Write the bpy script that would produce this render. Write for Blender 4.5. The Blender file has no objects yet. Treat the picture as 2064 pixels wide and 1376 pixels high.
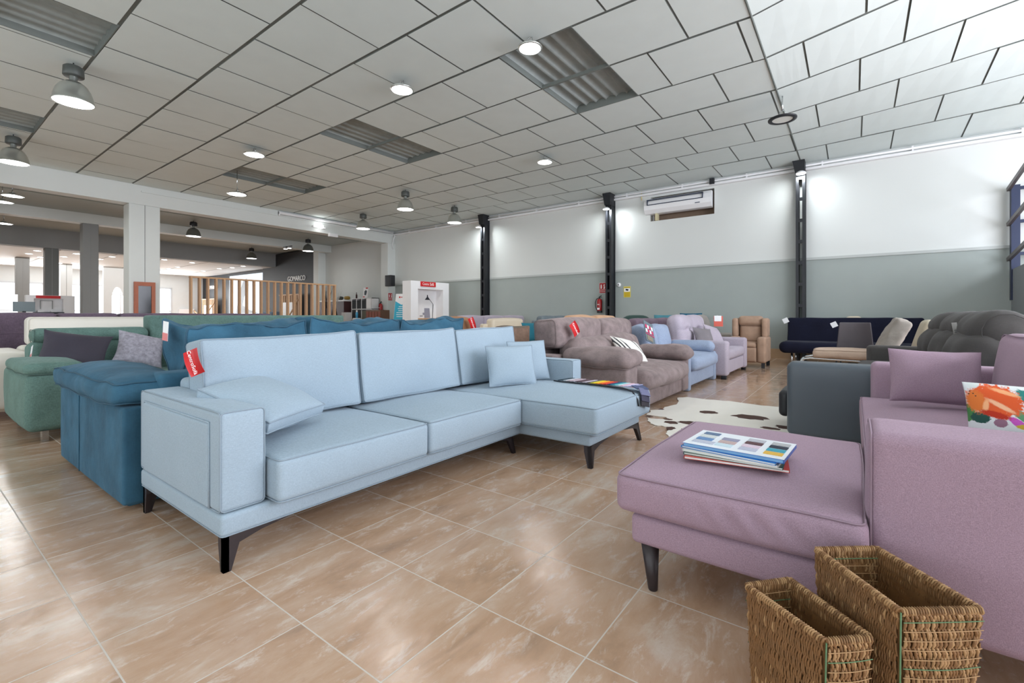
import bpy, math, random
from mathutils import Vector, Matrix, noise
random.seed(7)
SC = bpy.context.scene
COL = SC.collection

# ---------------------------------------------------------------- camera
cam_data = bpy.data.cameras.new('camera')
cam_data.lens = 36.0 * 930.0 / 2064.0
cam_data.sensor_width = 36.0
cam_data.shift_y = -0.0252
cam_data.clip_start = 0.05
cam_data.clip_end = 200
cam = bpy.data.objects.new('camera', cam_data)
COL.objects.link(cam)
cam.location = (0, 0, 1.05)
cam.rotation_euler = (math.radians(90), 0, math.radians(36.5))
SC.camera = cam

# ---------------------------------------------------------------- view, world, daylight
SC.view_settings.view_transform = 'Standard'
SC.view_settings.look = 'None'
SC.view_settings.gamma = 1
SC.view_settings.use_curve_mapping = False
SC.view_settings.exposure = 0.26
SC.cycles.max_bounces = 8
SC.cycles.diffuse_bounces = 5
SC.cycles.glossy_bounces = 4
SC.cycles.sample_clamp_indirect = 6
SC.cycles.caustics_reflective = False
SC.cycles.caustics_refractive = False
SC.cycles.use_denoising = True

world = bpy.data.worlds.new('sky')
SC.world = world
world.use_nodes = True
world.node_tree.nodes['Background'].inputs[0].default_value = (0.86, 0.93, 1.0, 1)
world.node_tree.nodes['Background'].inputs[1].default_value = 2.2


def area(name, loc, rot, sx, sy, power, col=(1, 1, 1), shape='RECTANGLE', spread=math.pi):
    d = bpy.data.lights.new(name, 'AREA')
    d.shape = shape
    d.size = sx
    if shape in ('RECTANGLE', 'ELLIPSE'):
        d.size_y = sy
    d.energy = power
    d.color = col
    d.spread = spread
    o = bpy.data.objects.new(name, d)
    COL.objects.link(o)
    o.location = loc
    o.rotation_euler = rot
    return o


R = math.radians
# daylight coming in through the shop windows on the right and in the far room
area('daylight_right_window', (6.3, 5.6, 2.7), (0, R(90), 0), 4.2, 10.4, 860, (0.88, 0.91, 1.0))
area('added_front_fill', (-4.0, -5.8, 2.3), (R(122), 0, 0), 18.0, 3.4, 210, (0.93, 1.0, .99))  # added fill behind the camera, tilted up to brighten the ceiling
area('daylight_far_window', (-36.1, 7.5, 1.95), (0, R(-90), 0), 2.2, 10.0, 420, (0.95, 0.98, 1.0))

# ---------------------------------------------------------------- helpers


def lin(c):
    c = c / 255.0
    return c / 12.92 if c <= 0.04045 else ((c + 0.055) / 1.055) ** 2.4


def rgb(r, g, b):
    return (lin(r), lin(g), lin(b), 1.0)


MATS = {}


def mat(name, col, rough=0.5, metal=0.0, emit=0.0, spec=0.5, alpha=1.0, var=0.0, vscale=4.0, sheen=0.0, coat=0.0):
    if name in MATS:
        return MATS[name]
    m = bpy.data.materials.new(name)
    m.use_nodes = True
    nt = m.node_tree
    b = nt.nodes['Principled BSDF']
    b.inputs['Base Color'].default_value = col
    b.inputs['Roughness'].default_value = rough
    b.inputs['Metallic'].default_value = metal
    b.inputs['Specular IOR Level'].default_value = spec
    b.inputs['Sheen Weight'].default_value = sheen
    b.inputs['Coat Weight'].default_value = coat
    if alpha < 1:
        b.inputs['Alpha'].default_value = alpha
    if emit > 0:
        b.inputs['Emission Color'].default_value = col
        b.inputs['Emission Strength'].default_value = emit
    tc = nt.nodes.new('ShaderNodeTexCoord')
    nz = nt.nodes.new('ShaderNodeTexNoise')
    nz.inputs['Scale'].default_value = vscale
    nz.inputs['Detail'].default_value = 4
    nt.links.new(tc.outputs['Object'], nz.inputs['Vector'])
    v = var if var > 0 else 0.03
    if emit <= 0:
        mx = nt.nodes.new('ShaderNodeMix')
        mx.data_type = 'RGBA'
        mx.inputs[6].default_value = tuple(c * (1 - v) for c in col[:3]) + (1,)
        mx.inputs[7].default_value = tuple(min(1, c * (1 + v)) for c in col[:3]) + (1,)
        nt.links.new(nz.outputs['Fac'], mx.inputs[0])
        nt.links.new(mx.outputs[2], b.inputs['Base Color'])
    MATS[name] = m
    return m


def fabric(name, col, var=0.10, weave=0.16, scale=420.0, blot=5.0, bump=0.25, rough=0.9, sheen=0.3, wrinkle=0.15, stretch=5.0, spec=0.2):
    """woven or velvet cloth: large soft blotches of nap plus crossed thread noise"""
    if name in MATS:
        return MATS[name]
    m = bpy.data.materials.new(name)
    m.use_nodes = True
    nt = m.node_tree
    N, L = nt.nodes, nt.links
    b = N['Principled BSDF']
    b.inputs['Roughness'].default_value = rough
    b.inputs['Sheen Weight'].default_value = sheen
    b.inputs['Sheen Roughness'].default_value = 0.4
    b.inputs['Sheen Tint'].default_value = tuple(min(1, c * .8 + 0.15) for c in col[:3]) + (1,)
    b.inputs['Specular IOR Level'].default_value = spec
    tc = N.new('ShaderNodeTexCoord')

    def nz(sc, vec, det=2.0):
        n = N.new('ShaderNodeTexNoise')
        n.inputs['Scale'].default_value = sc
        n.inputs['Detail'].default_value = det
        L.new(vec, n.inputs['Vector'])
        return n.outputs['Fac']

    def mp(s):
        n = N.new('ShaderNodeMapping')
        n.inputs['Scale'].default_value = s
        L.new(tc.outputs['Object'], n.inputs['Vector'])
        return n.outputs['Vector']

    def mth(op, a, c):
        n = N.new('ShaderNodeMath')
        n.operation = op
        for i, x in enumerate((a, c)):
            if isinstance(x, (int, float)):
                n.inputs[i].default_value = x
            else:
                L.new(x, n.inputs[i])
        return n.outputs[0]
    big = nz(blot, tc.outputs['Object'], 4.0)
    w1 = nz(scale, mp((1, 1, 1 / stretch)))
    w2 = nz(scale, mp((1 / stretch, 1 / stretch, 1)))
    w = mth('ADD', w1, w2)
    f = mth('ADD', mth('MULTIPLY', mth('SUBTRACT', big, 0.5), var * 8), mth('MULTIPLY', mth('SUBTRACT', w, 1.0), weave * 8))
    f = mth('ADD', f, 0.5)
    f.node.use_clamp = True
    mx = N.new('ShaderNodeMix')
    mx.data_type = 'RGBA'
    d = 0.34
    mx.inputs[6].default_value = tuple(c * (1 - d) for c in col[:3]) + (1,)
    mx.inputs[7].default_value = tuple(min(1, c * (1 + d)) for c in col[:3]) + (1,)
    L.new(f, mx.inputs[0])
    L.new(mx.outputs[2], b.inputs['Base Color'])
    h = mth('ADD', mth('MULTIPLY', w, 0.0006), mth('MULTIPLY', nz(9.0, tc.outputs['Object'], 3.0), wrinkle * 0.02))
    bp = N.new('ShaderNodeBump')
    bp.inputs['Strength'].default_value = bump * 1.6
    bp.inputs['Distance'].default_value = 1.0
    L.new(h, bp.inputs['Height'])
    L.new(bp.outputs['Normal'], b.inputs['Normal'])
    MATS[name] = m
    return m


XF = {}


def piping(m):
    """the corded seam of a cushion: the same cloth, its self-shadow put into the colour"""
    n = m.name + '_piping'
    if n in MATS:
        return MATS[n]
    c = m.node_tree.nodes.get('Mix')
    c = [k for k in m.node_tree.nodes if k.bl_idname == 'ShaderNodeMix'][0]
    a, b = c.inputs[6].default_value, c.inputs[7].default_value
    return mat(n, tuple((a[i] + b[i]) / 2 * .80 for i in range(3)) + (1,), .85)




class MB:
    def __init__(s):
        s.v, s.f, s.m, s.sm = [], [], [], []
        s.mi = 0
        s.smooth = True
        s.pm = None

    def add(s, vs, fs, smooth=None):
        o = len(s.v)
        s.v += [Vector(p) for p in vs]
        for q in fs:
            s.f.append([i + o for i in q])
            s.m.append(s.mi)
            s.sm.append(s.smooth if smooth is None else smooth)
        return s

    def xf(s, M, start=0):
        for i in range(start, len(s.v)):
            s.v[i] = M @ s.v[i]
        return s

    def box(s, x0, x1, y0, y1, z0, z1):
        vs = [(x, y, z) for z in (z0, z1) for y in (y0, y1) for x in (x0, x1)]
        return s.add(vs, [(0, 2, 3, 1), (4, 5, 7, 6), (0, 1, 5, 4), (2, 6, 7, 3), (0, 4, 6, 2), (1, 3, 7, 5)], False)

    def bar(s, a, b, w, h=None, up=(0, 0, 1)):
        """a straight bar between two points with a w x h section"""
        a, b = Vector(a), Vector(b)
        h = h or w
        d = (b - a).normalized()
        u = d.cross(Vector(up))
        if u.length < 1e-4:
            u = Vector((1, 0, 0))
        u.normalize()
        n = u.cross(d)
        vs = []
        for p in (a, b):
            for su, sn in ((-1, -1), (1, -1), (1, 1), (-1, 1)):
                vs.append(p + u * su * w / 2 + n * sn * h / 2)
        return s.add(vs, [(3, 2, 1, 0), (4, 5, 6, 7), (0, 1, 5, 4), (1, 2, 6, 5), (2, 3, 7, 6), (3, 0, 4, 7)], False)

    def tube(s, pts, r, n=8, closed=False, cap=True):
        pts = [Vector(p) for p in pts]
        k = len(pts)
        o = len(s.v)
        rr = r if isinstance(r, (list, tuple)) else [r] * k
        prev = None
        for i, p in enumerate(pts):
            if closed:
                d = pts[(i + 1) % k] - pts[i - 1]
            else:
                d = pts[min(i + 1, k - 1)] - pts[max(i - 1, 0)]
            d.normalize()
            if prev is None:
                u = d.cross(Vector((0, 0, 1)))
                if u.length < 1e-3:
                    u = Vector((1, 0, 0))
            else:
                u = prev - d * prev.dot(d)
            u.normalize()
            prev = u
            w = d.cross(u)
            for j in range(n):
                a = 2 * math.pi * j / n
                s.v.append(p + (u * math.cos(a) + w * math.sin(a)) * rr[i])
        for i in range(k if closed else k - 1):
            for j in range(n):
                a, b2 = o + i * n + j, o + i * n + (j + 1) % n
                c, d2 = o + ((i + 1) % k) * n + (j + 1) % n, o + ((i + 1) % k) * n + j
                s.f.append([a, b2, c, d2])
                s.m.append(s.mi)
                s.sm.append(True)
        if cap and not closed:
            s.f.append([o + j for j in range(n)][::-1])
            s.f.append([o + (k - 1) * n + j for j in range(n)])
            s.m += [s.mi] * 2
            s.sm += [False] * 2
        return s

    def lathe(s, prof, c=(0, 0, 0), n=24):
        o = len(s.v)
        for r, z in prof:
            for j in range(n):
                a = 2 * math.pi * j / n
                s.v.append(Vector((c[0] + r * math.cos(a), c[1] + r * math.sin(a), c[2] + z)))
        for i in range(len(prof) - 1):
            for j in range(n):
                s.f.append([o + i * n + j, o + i * n + (j + 1) % n, o + (i + 1) * n + (j + 1) % n, o + (i + 1) * n + j])
                s.m.append(s.mi)
                s.sm.append(s.smooth)
        return s

    def disc(s, c, r, n=24, up=True):
        vs = [(c[0] + r * math.cos(2 * math.pi * j / n), c[1] + r * math.sin(2 * math.pi * j / n), c[2]) for j in range(n)]
        return s.add(vs, [list(range(n)) if up else list(range(n))[::-1]], False)

    def prism(s, poly, M, t):
        """polygon in XY extruded by t along +Z, placed by M"""
        n = len(poly)
        vs = [M @ Vector((x, y, 0)) for x, y in poly] + [M @ Vector((x, y, t)) for x, y in poly]
        fs = [list(range(n))[::-1], [n + i for i in range(n)]] + [[i, (i + 1) % n, n + (i + 1) % n, n + i] for i in range(n)]
        return s.add(vs, fs, False)

    def soft(s, x0, x1, y0, y1, z0, z1, r=0.04, puff=(0, 0, 0), n=9, seams='', wr=0.0, wf=4.0, tilt=0.0, tx=0.0, sag=0.0, pipe=0.0035, seed=None, fold=None):
        """rounded upholstered block; tilt = degrees about the Y axis, pivot at the bottom middle"""
        c = Vector(((x0 + x1) / 2, (y0 + y1) / 2, (z0 + z1) / 2))
        h = Vector(((x1 - x0) / 2, (y1 - y0) / 2, (z1 - z0) / 2))
        r = min(r, h.x * 0.98, h.y * 0.98, h.z * 0.98)
        sd = random.random() * 50 if seed is None else seed
        rot = Matrix.Rotation(R(tilt), 4, 'Y') @ Matrix.Rotation(R(tx), 4, 'X')
        piv = Vector((c.x, c.y, z0))

        def P(p, nrm=None):
            u = [max(-1, min(1, p[i] / h[i])) for i in range(3)]
            q = Vector(p)
            q.x += u[0] * puff[0] * (1 - u[1] ** 2) * (1 - u[2] ** 2)
            q.y += u[1] * puff[1] * (1 - u[0] ** 2) * (1 - u[2] ** 2)
            q.z += u[2] * puff[2] * (1 - u[0] ** 2) * (1 - u[1] ** 2)
            if sag:
                q.z -= sag * (1 - u[1] ** 2) * max(0, u[2])
            if fold:
                q += fold(u)
            if wr:
                q += noise.noise_vector((Vector(p) + Vector((sd, sd * .7, 0))) * wf) * wr
            q = q + c
            return rot @ (q - piv) + piv

        def axis(hh):
            a = [-hh, -hh + r * (1 - math.tan(R(33))), -hh + r * (1 - math.tan(R(17))), -hh + r]
            k = max(1, int(n * hh / max(h)) + 1)
            mid = [-hh + r + (2 * hh - 2 * r) * i / k for i in range(1, k)]
            return a + mid + [-t for t in a[::-1]]
        ax = [axis(h.x), axis(h.y), axis(h.z)]
        o = len(s.v)
        idx = {}
        inner = Vector((h.x - r, h.y - r, h.z - r))

        def vert(p):
            key = tuple(round(t, 6) for t in p)
            if key in idx:
                return idx[key]
            q = Vector([max(-inner[i], min(inner[i], p[i])) for i in range(3)])
            d = Vector(p) - q
            if d.length > 1e-9:
                q = q + d.normalized() * r
            s.v.append(P(q))
            idx[key] = len(s.v) - 1
            return idx[key]
        for a in range(3):
            b, c2 = (a + 1) % 3, (a + 2) % 3
            for sg in (-1, 1):
                B, C = ax[b], ax[c2]
                for i in range(len(B) - 1):
                    for j in range(len(C) - 1):
                        q = []
                        for bi, cj in ((B[i], C[j]), (B[i + 1], C[j]), (B[i + 1], C[j + 1]), (B[i], C[j + 1])):
                            p = [0, 0, 0]
                            p[a] = sg * h[a]
                            p[b] = bi
                            p[c2] = cj
                            q.append(vert(p))
                        s.f.append(q if sg > 0 else q[::-1])
                        s.m.append(s.mi)
                        s.sm.append(True)
        for tok in seams.split():
            a = 'xyz'.index(tok[0])
            sg = 1 if tok[1] == '+' else -1
            b, c2 = (a + 1) % 3, (a + 2) % 3
            pts = []
            k = 12
            ib, ic = inner[b], inner[c2]
            base = [(-ib, -ic, 225), (ib, -ic, 315), (ib, ic, 45), (-ib, ic, 135)]
            for e in range(4):
                pb, pc, ang = base[e]
                nb, nc, _ = base[(e + 1) % 4]
                for da in (-38, 0, 38):
                    an = R(ang + da)
                    p = Vector((0, 0, 0))
                    p[a] = sg * (inner[a] + r * .80)
                    p[b] = pb + math.cos(an) * r * .80
                    p[c2] = pc + math.sin(an) * r * .80
                    pts.append(p)
                an = R(ang + 45)
                for i in range(1, k):
                    t = i / k
                    p = Vector((0, 0, 0))
                    p[a] = sg * (inner[a] + r * .80)
                    p[b] = pb + (nb - pb) * t + math.cos(an) * r * .80
                    p[c2] = pc + (nc - pc) * t + math.sin(an) * r * .80
                    pts.append(p)
            keep = s.mi
            s.mi = 1
            s.tube([P(p) for p in pts], pipe, 6, closed=True)
            s.mi = keep
        return s

    def pillow(s, w, h, t, M, n=14, pinch=0.06, wr=0.004, gusset=0.0, seed=0, pipe=0.0):
        """scatter cushion, lying in local XY, placed by M"""
        o = len(s.v)

        def P(u, v, sg):
            e = 1 - max(abs(u), abs(v)) ** 3
            x = w / 2 * u * (1 - pinch * (1 - v * v) * abs(u) ** 2)
            y = h / 2 * v * (1 - pinch * (1 - u * u) * abs(v) ** 2)
            k = max(0, (1 - abs(u) ** 2.6)) ** .62 * max(0, (1 - abs(v) ** 2.6)) ** .62
            z = sg * (t / 2 * k + gusset / 2)
            p = Vector((x, y, z))
            if wr:
                p += noise.noise_vector(Vector((x * 9 + seed, y * 9, sg))) * wr * (0.3 + e)
            return M @ p
        for sg in (1, -1):
            for i in range(n + 1):
                for j in range(n + 1):
                    u = math.sin(math.pi / 2 * (2 * i / n - 1))
                    v = math.sin(math.pi / 2 * (2 * j / n - 1))
                    s.v.append(P(u, v, sg))
        W = n + 1
        K = W * W
        for i in range(n):
            for j in range(n):
                q = [o + i * W + j, o + (i + 1) * W + j, o + (i + 1) * W + j + 1, o + i * W + j + 1]
                s.f.append(q)
                s.f.append([a + K for a in q][::-1])
                s.m += [s.mi] * 2
                s.sm += [True] * 2
        ring = [(i, 0) for i in range(n)] + [(n, j) for j in range(n)] + [(n - i, n) for i in range(n)] + [(0, n - j) for j in range(n)]
        for a in range(len(ring)):
            i, j = ring[a]
            k2, l = ring[(a + 1) % len(ring)]
            s.f.append([o + i * W + j, o + K + i * W + j, o + K + k2 * W + l, o + k2 * W + l])
            s.m.append(s.mi)
            s.sm.append(True)
        if pipe:
            for off in ((0, K) if gusset else (0,)):
                s.mi = 1
                s.tube([s.v[o + off + i * W + j] for i, j in ring], pipe, 6, closed=True)
                s.mi = 0
        return s


def frame(c, x, y):
    x = Vector(x).normalized()
    z = x.cross(Vector(y)).normalized()
    y = z.cross(x)
    M = Matrix.Identity(4)
    for i in range(3):
        M[i][0], M[i][1], M[i][2], M[i][3] = x[i], y[i], z[i], c[i]
    return M


def tag(o, label, cat, group=None, kind=None):
    if label:
        o['label'] = label
    if cat:
        o['category'] = cat
    if group:
        o['group'] = group
    if kind:
        o['kind'] = kind
    return o


def thing(name, label, cat, loc=(0, 0, 0), rotz=0.0, group=None, M=None):
    o = bpy.data.objects.new(name, None)
    o.empty_display_size = 0.1
    COL.objects.link(o)
    M = M or (Matrix.Translation(Vector(loc)) @ Matrix.Rotation(rotz, 4, 'Z'))
    o.matrix_world = M
    XF[o.name] = M.copy()
    return tag(o, label, cat, group)


def build(name, mb, mats, parent=None, local=False, label=None, cat=None, group=None, kind=None):
    if not isinstance(mats, (list, tuple)):
        mats = [mats]
    if len(mats) == 1 and 1 in mb.m:
        mats = [mats[0], piping(mats[0])]
    me = bpy.data.meshes.new(name)
    vs = mb.v
    M = Matrix.Identity(4)
    if parent is not None:
        M = XF[parent.name]
        if not local:
            inv = M.inverted()
            vs = [inv @ v for v in vs]
    else:
        xs = [v.x for v in vs]
        ys = [v.y for v in vs]
        c = Vector(((min(xs) + max(xs)) / 2, (min(ys) + max(ys)) / 2, min(v.z for v in vs)))
        if kind == 'structure':
            c = Vector((0, 0, 0))
        M = Matrix.Translation(c)
        vs = [v - c for v in vs]
    me.from_pydata([tuple(v) for v in vs], [], mb.f)
    for m in mats:
        me.materials.append(m)
    me.polygons.foreach_set('material_index', mb.m)
    me.polygons.foreach_set('use_smooth', mb.sm)
    me.update()
    o = bpy.data.objects.new(name, me)
    COL.objects.link(o)
    if parent is not None:
        o.parent = parent
    else:
        o.location = M.translation
    XF[o.name] = M.copy()
    return tag(o, label, cat, group, kind)


def text(body, size, M, m, parent, extrude=0.002, name='lettering', align='CENTER', squash=1.0):
    c = bpy.data.curves.new(name, 'FONT')
    c.body = body
    c.size = size
    c.extrude = extrude
    c.align_x = align
    c.align_y = 'CENTER'
    c.materials.append(m)
    o = bpy.data.objects.new(name, c)
    COL.objects.link(o)
    o.parent = parent
    L = XF[parent.name].inverted() @ M
    if squash != 1.0:
        L = L @ Matrix.Diagonal((squash, 1, 1, 1))
    o.matrix_local = L
    XF[o.name] = M.copy()
    return o


def copy_tree(o, parent=None):
    c = o.copy()
    COL.objects.link(c)
    if parent:
        c.parent = parent
    for ch in list(o.children):
        copy_tree(ch, c)
    return c


def struct(name, mb, m, parent=None):
    return build(name, mb, m, parent, kind='structure' if parent is None else None)


FACE_NY = lambda x, y, z: frame((x, y, z), (1, 0, 0), (0, 0, 1))     # flat thing facing -Y
FACE_PX = lambda x, y, z: frame((x, y, z), (0, 1, 0), (0, 0, 1))     # flat thing facing +X

# ================================================================ ROOM
YW = 13.05      # back wall
CZ = 4.69       # ceiling height
# ---- floor


def floor_material():
    m = bpy.data.materials.new('glazed_stone_tile')
    m.use_nodes = True
    nt = m.node_tree
    N, L = nt.nodes, nt.links
    b = N['Principled BSDF']
    tc = N.new('ShaderNodeTexCoord')
    mp = N.new('ShaderNodeMapping')
    mp.inputs['Location'].default_value = (0.661 + 427 * .1, -0.402 + 43.6, 0)
    L.new(tc.outputs['Object'], mp.inputs['Vector'])
    br = N.new('ShaderNodeTexBrick')
    br.offset = 0
    br.squash = 1
    for k, v in (('Scale', 1.0), ('Mortar Size', 0.0026), ('Mortar Smooth', 0.2), ('Bias', 0.0), ('Brick Width', 0.427), ('Row Height', 0.436)):
        br.inputs[k].default_value = v
    br.inputs['Color1'].default_value = (0, 0, 0, 1)
    br.inputs['Color2'].default_value = (1, 1, 1, 1)
    L.new(mp.outputs['Vector'], br.inputs['Vector'])

    def math_(op, a, c):
        n = N.new('ShaderNodeMath')
        n.operation = op
        for i, x in enumerate((a, c)):
            if isinstance(x, (int, float)):
                n.inputs[i].default_value = x
            else:
                L.new(x, n.inputs[i])
        return n.outputs[0]
    # per tile offset of the stone figure
    off = N.new('ShaderNodeVectorMath')
    off.operation = 'SCALE'
    L.new(br.outputs['Color'], off.inputs[0])
    off.inputs['Scale'].default_value = 9.0
    add = N.new('ShaderNodeVectorMath')
    add.operation = 'ADD'
    L.new(tc.outputs['Object'], add.inputs[0])
    L.new(off.outputs[0], add.inputs[1])
    m2 = N.new('ShaderNodeMapping')
    m2.inputs['Rotation'].default_value = (0, 0, R(12))
    m2.inputs['Scale'].default_value = (2.1, .75, 1)
    L.new(add.outputs[0], m2.inputs['Vector'])

    def nz(sc, det, dist=0.0, rough=.5):
        n = N.new('ShaderNodeTexNoise')
        n.inputs['Scale'].default_value = sc
        n.inputs['Detail'].default_value = det
        n.inputs['Distortion'].default_value = dist
        n.inputs['Roughness'].default_value = rough
        L.new(m2.outputs['Vector'], n.inputs['Vector'])
        return n.outputs['Fac']
    n1 = nz(2.4, 9, .35, .66)
    cr = N.new('ShaderNodeValToRGB')
    e = cr.color_ramp.elements
    e[0].position, e[0].color = .28, rgb(152, 124, 102)
    e[1].position, e[1].color = .75, rgb(208, 194, 182)
    k = cr.color_ramp.elements.new(.44)
    k.color = rgb(181, 147, 120)
    k = cr.color_ramp.elements.new(.57)
    k.color = rgb(190, 161, 138)
    L.new(n1, cr.inputs[0])
    n2 = nz(7.5, 10, .5, .78)
    vein = N.new('ShaderNodeValToRGB')
    e = vein.color_ramp.elements
    e[0].position, e[0].color = .53, (0, 0, 0, 1)
    e[1].position, e[1].color = .66, (1, 1, 1, 1)
    L.new(n2, vein.inputs[0])
    mx = N.new('ShaderNodeMix')
    mx.data_type = 'RGBA'
    L.new(math_('MULTIPLY', vein.outputs[0], .55), mx.inputs[0])
    L.new(cr.outputs[0], mx.inputs[6])
    mx.inputs[7].default_value = rgb(220, 210, 202)
    n3 = nz(30.0, 4, 1.0, .7)
    pit = N.new('ShaderNodeValToRGB')
    e = pit.color_ramp.elements
    e[0].position, e[0].color = .26, (1, 1, 1, 1)
    e[1].position, e[1].color = .40, (0, 0, 0, 1)
    L.new(n3, pit.inputs[0])
    mx2 = N.new('ShaderNodeMix')
    mx2.data_type = 'RGBA'
    L.new(math_('MULTIPLY', pit.outputs[0], .35), mx2.inputs[0])
    L.new(mx.outputs[2], mx2.inputs[6])
    mx2.inputs[7].default_value = rgb(158, 126, 104)
    gr = N.new('ShaderNodeMix')
    gr.data_type = 'RGBA'
    L.new(br.outputs['Fac'], gr.inputs[0])
    L.new(mx2.outputs[2], gr.inputs[6])
    gr.inputs[7].default_value = rgb(202, 192, 182)
    L.new(gr.outputs[2], b.inputs['Base Color'])
    L.new(math_('ADD', math_('MULTIPLY', br.outputs['Fac'], .5), math_('ADD', math_('MULTIPLY', n2, .09), .035)), b.inputs['Roughness'])
    b.inputs['Specular IOR Level'].default_value = .55
    bp = N.new('ShaderNodeBump')
    bp.inputs['Strength'].default_value = .35
    bp.inputs['Distance'].default_value = 1.0
    L.new(math_('SUBTRACT', math_('ADD', math_('MULTIPLY', n2, .0022), math_('MULTIPLY', n1, .002)), math_('MULTIPLY', br.outputs['Fac'], .003)), bp.inputs['Height'])
    L.new(bp.outputs['Normal'], b.inputs['Normal'])
    return m


struct('floor', MB().box(-36.6, 6.6, -6.1, 13.15, -.1, 0), floor_material())

# ---- materials for the shell
M_wall_hi = mat('wall_paint_white', rgb(214, 217, 215), .7, var=.02, vscale=1.2)
M_wall_lo = mat('wall_paint_grey', rgb(162, 170, 167), .7, var=.05, vscale=2.5)
M_bay = mat('bay_paint_white', rgb(205, 208, 206), .7, var=.02)
M_col = mat('column_paint', rgb(216, 220, 218), .6, var=.02)
M_grey = mat('fascia_grey', rgb(150, 152, 152), .7, var=.03)
M_panel = mat('ceiling_panel_white', rgb(218, 228, 227), .75, var=.04, vscale=3)
M_gap = mat('ceiling_runner_grey', rgb(112, 118, 115), .6)
M_black = mat('black_steel', rgb(26, 28, 34), .45, var=.1)
M_white = mat('white_lacquer', rgb(236, 236, 238), .4)
M_red = mat('signal_red', rgb(198, 24, 30), .45)
M_whitetxt = mat('white_print', rgb(245, 245, 245), .5)
M_chrome = mat('chrome', rgb(205, 208, 210), .16, 1.0)
M_dark = mat('dark_charcoal_paint', rgb(40, 43, 48), .6, var=.06)
M_glow = mat('lamp_lens_lit', (1, 1, .98, 1), emit=8)
M_wood = mat('slat_wood', rgb(196, 156, 118), .55, var=.1, vscale=18)

# ---- back wall: white above, grey below, with the recess of the air conditioner
hx0, hx1, hz0, hz1 = -4.70, -2.97, 3.76, 4.44
w = MB()
w.box(-16.4, hx0, YW, YW + .35, 2.37, 5.2)
w.box(hx1, 6.6, YW, YW + .35, 2.37, 6.5)
w.box(hx0, hx1, YW, YW + .35, 2.37, hz0)
w.box(hx0, hx1, YW, YW + .35, hz1, 5.2)
w.mi = 1
w.box(-16.4, 6.6, YW, YW + .35, -.1, 2.37)
w.mi = 2
w.box(hx0 - .1, hx1 + .1, YW + .32, YW + .4, hz0 - .1, hz1 + .1)
w.box(hx0, hx1, YW + .01, YW + .33, hz0 - .05, hz0 + .002)
struct('wall_back', w, [M_wall_hi, M_wall_lo, mat('bare_brick_plaster', rgb(128, 108, 92), .9, var=.15, vscale=9)])
t = MB().box(-16.0, 6.5, YW - .025, YW + .01, 2.37, 2.43)
struct('trim_1', t, mat('rail_light_grey', rgb(186, 190, 188), .6))
t = MB().box(-16.0, 6.5, YW - .11, YW + .01, 4.50, 4.555)
for xx in range(14):
    t.box(-15 + xx * 1.6, -14.97 + xx * 1.6, YW - .09, YW, 4.555, 4.66)
t.tube([(-15.95, YW - .07, 4.615), (6.5, YW - .07, 4.615)], .026)
struct('trim_2', t, M_white)
struct('baseboard_back', MB().box(-16, 6.5, YW - .02, YW + .01, 0, .235), mat('baseboard_tile', rgb(190, 160, 128), .35, var=.08, vscale=6))
# ---- bay back wall, beyond the pillars
w = MB()
w.box(-22.0, -16.4, YW, YW + .3, -.1, 5.2)
w.mi = 1
w.box(-36.6, -22.0, YW, YW + .3, -.1, 5.2)
struct('wall_bay', w, [M_bay, M_dark])
w = MB().box(-27.3, -21.75, YW - .25, YW + .01, 0, 4.44)
struct('trim_3', w, M_dark)
# ---- far wall with windows
w = MB()
M_far = mat('far_room_white', rgb(216, 220, 221), .7)
fw = [(0.5, 3.0), (3.4, 6.9), (7.5, 9.6), (10.35, 11.2)]
y = -6.0
for a, b_ in fw:
    w.box(-36.9, -36.5, y, a, -.1, 3.9)
    w.box(-36.9, -36.5, a, b_, 2.85, 3.9)
    w.box(-36.9, -36.5, a, b_, -.1, .6)
    y = b_
w.box(-36.9, -36.5, y, 13.3, -.1, 3.9)
struct('wall_far', w, M_far)
M_frame = mat('window_frame_grey', rgb(200, 204, 208), .5)
gm = mat('window_glass', rgb(235, 242, 248), .05, alpha=.12)
for i, (a, b_) in enumerate(fw):
    f = MB()
    f.box(-36.55, -36.47, a - .05, b_ + .05, 2.82, 2.9)
    f.box(-36.55, -36.47, a - .05, b_ + .05, .58, .66)
    k = max(1, round((b_ - a) / 1.0))
    for j in range(k + 1):
        yy = a + (b_ - a) * j / k
        f.box(-36.55, -36.47, yy - .03, yy + .03, .6, 2.85)
    f.box(-36.54, -36.48, a, b_, 1.32, 1.37)
    fo = struct('window_%d' % (i + 1), f, M_frame)
    build('pane', MB().box(-36.52, -36.51, a, b_, .63, 2.85), gm, fo)
# arched partition in the far room
w = MB()
ys0, ys1 = 7.0, 9.3
w.mi = 0
ap = [(7.35, 7.85), (8.25, 9.05)]
poly_cols = [(7.0, 7.35), (7.85, 8.25), (9.05, 9.3)]
for a, b_ in poly_cols:
    w.box(-33.2, -33.0, a, b_, 0, 3.75)
for a, b_ in ap:
    n = 14
    for j in range(n):
        y0 = a + (b_ - a) * j / n
        y1 = a + (b_ - a) * (j + 1) / n
        u = ((y0 + y1) / 2 - (a + b_) / 2) / ((b_ - a) / 2)
        zt = 1.9 + .75 * math.sqrt(max(0, 1 - u * u))
        w.box(-33.2, -33.0, y0, y1, zt, 3.75)
struct('wall_arch', w, M_far)
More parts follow.
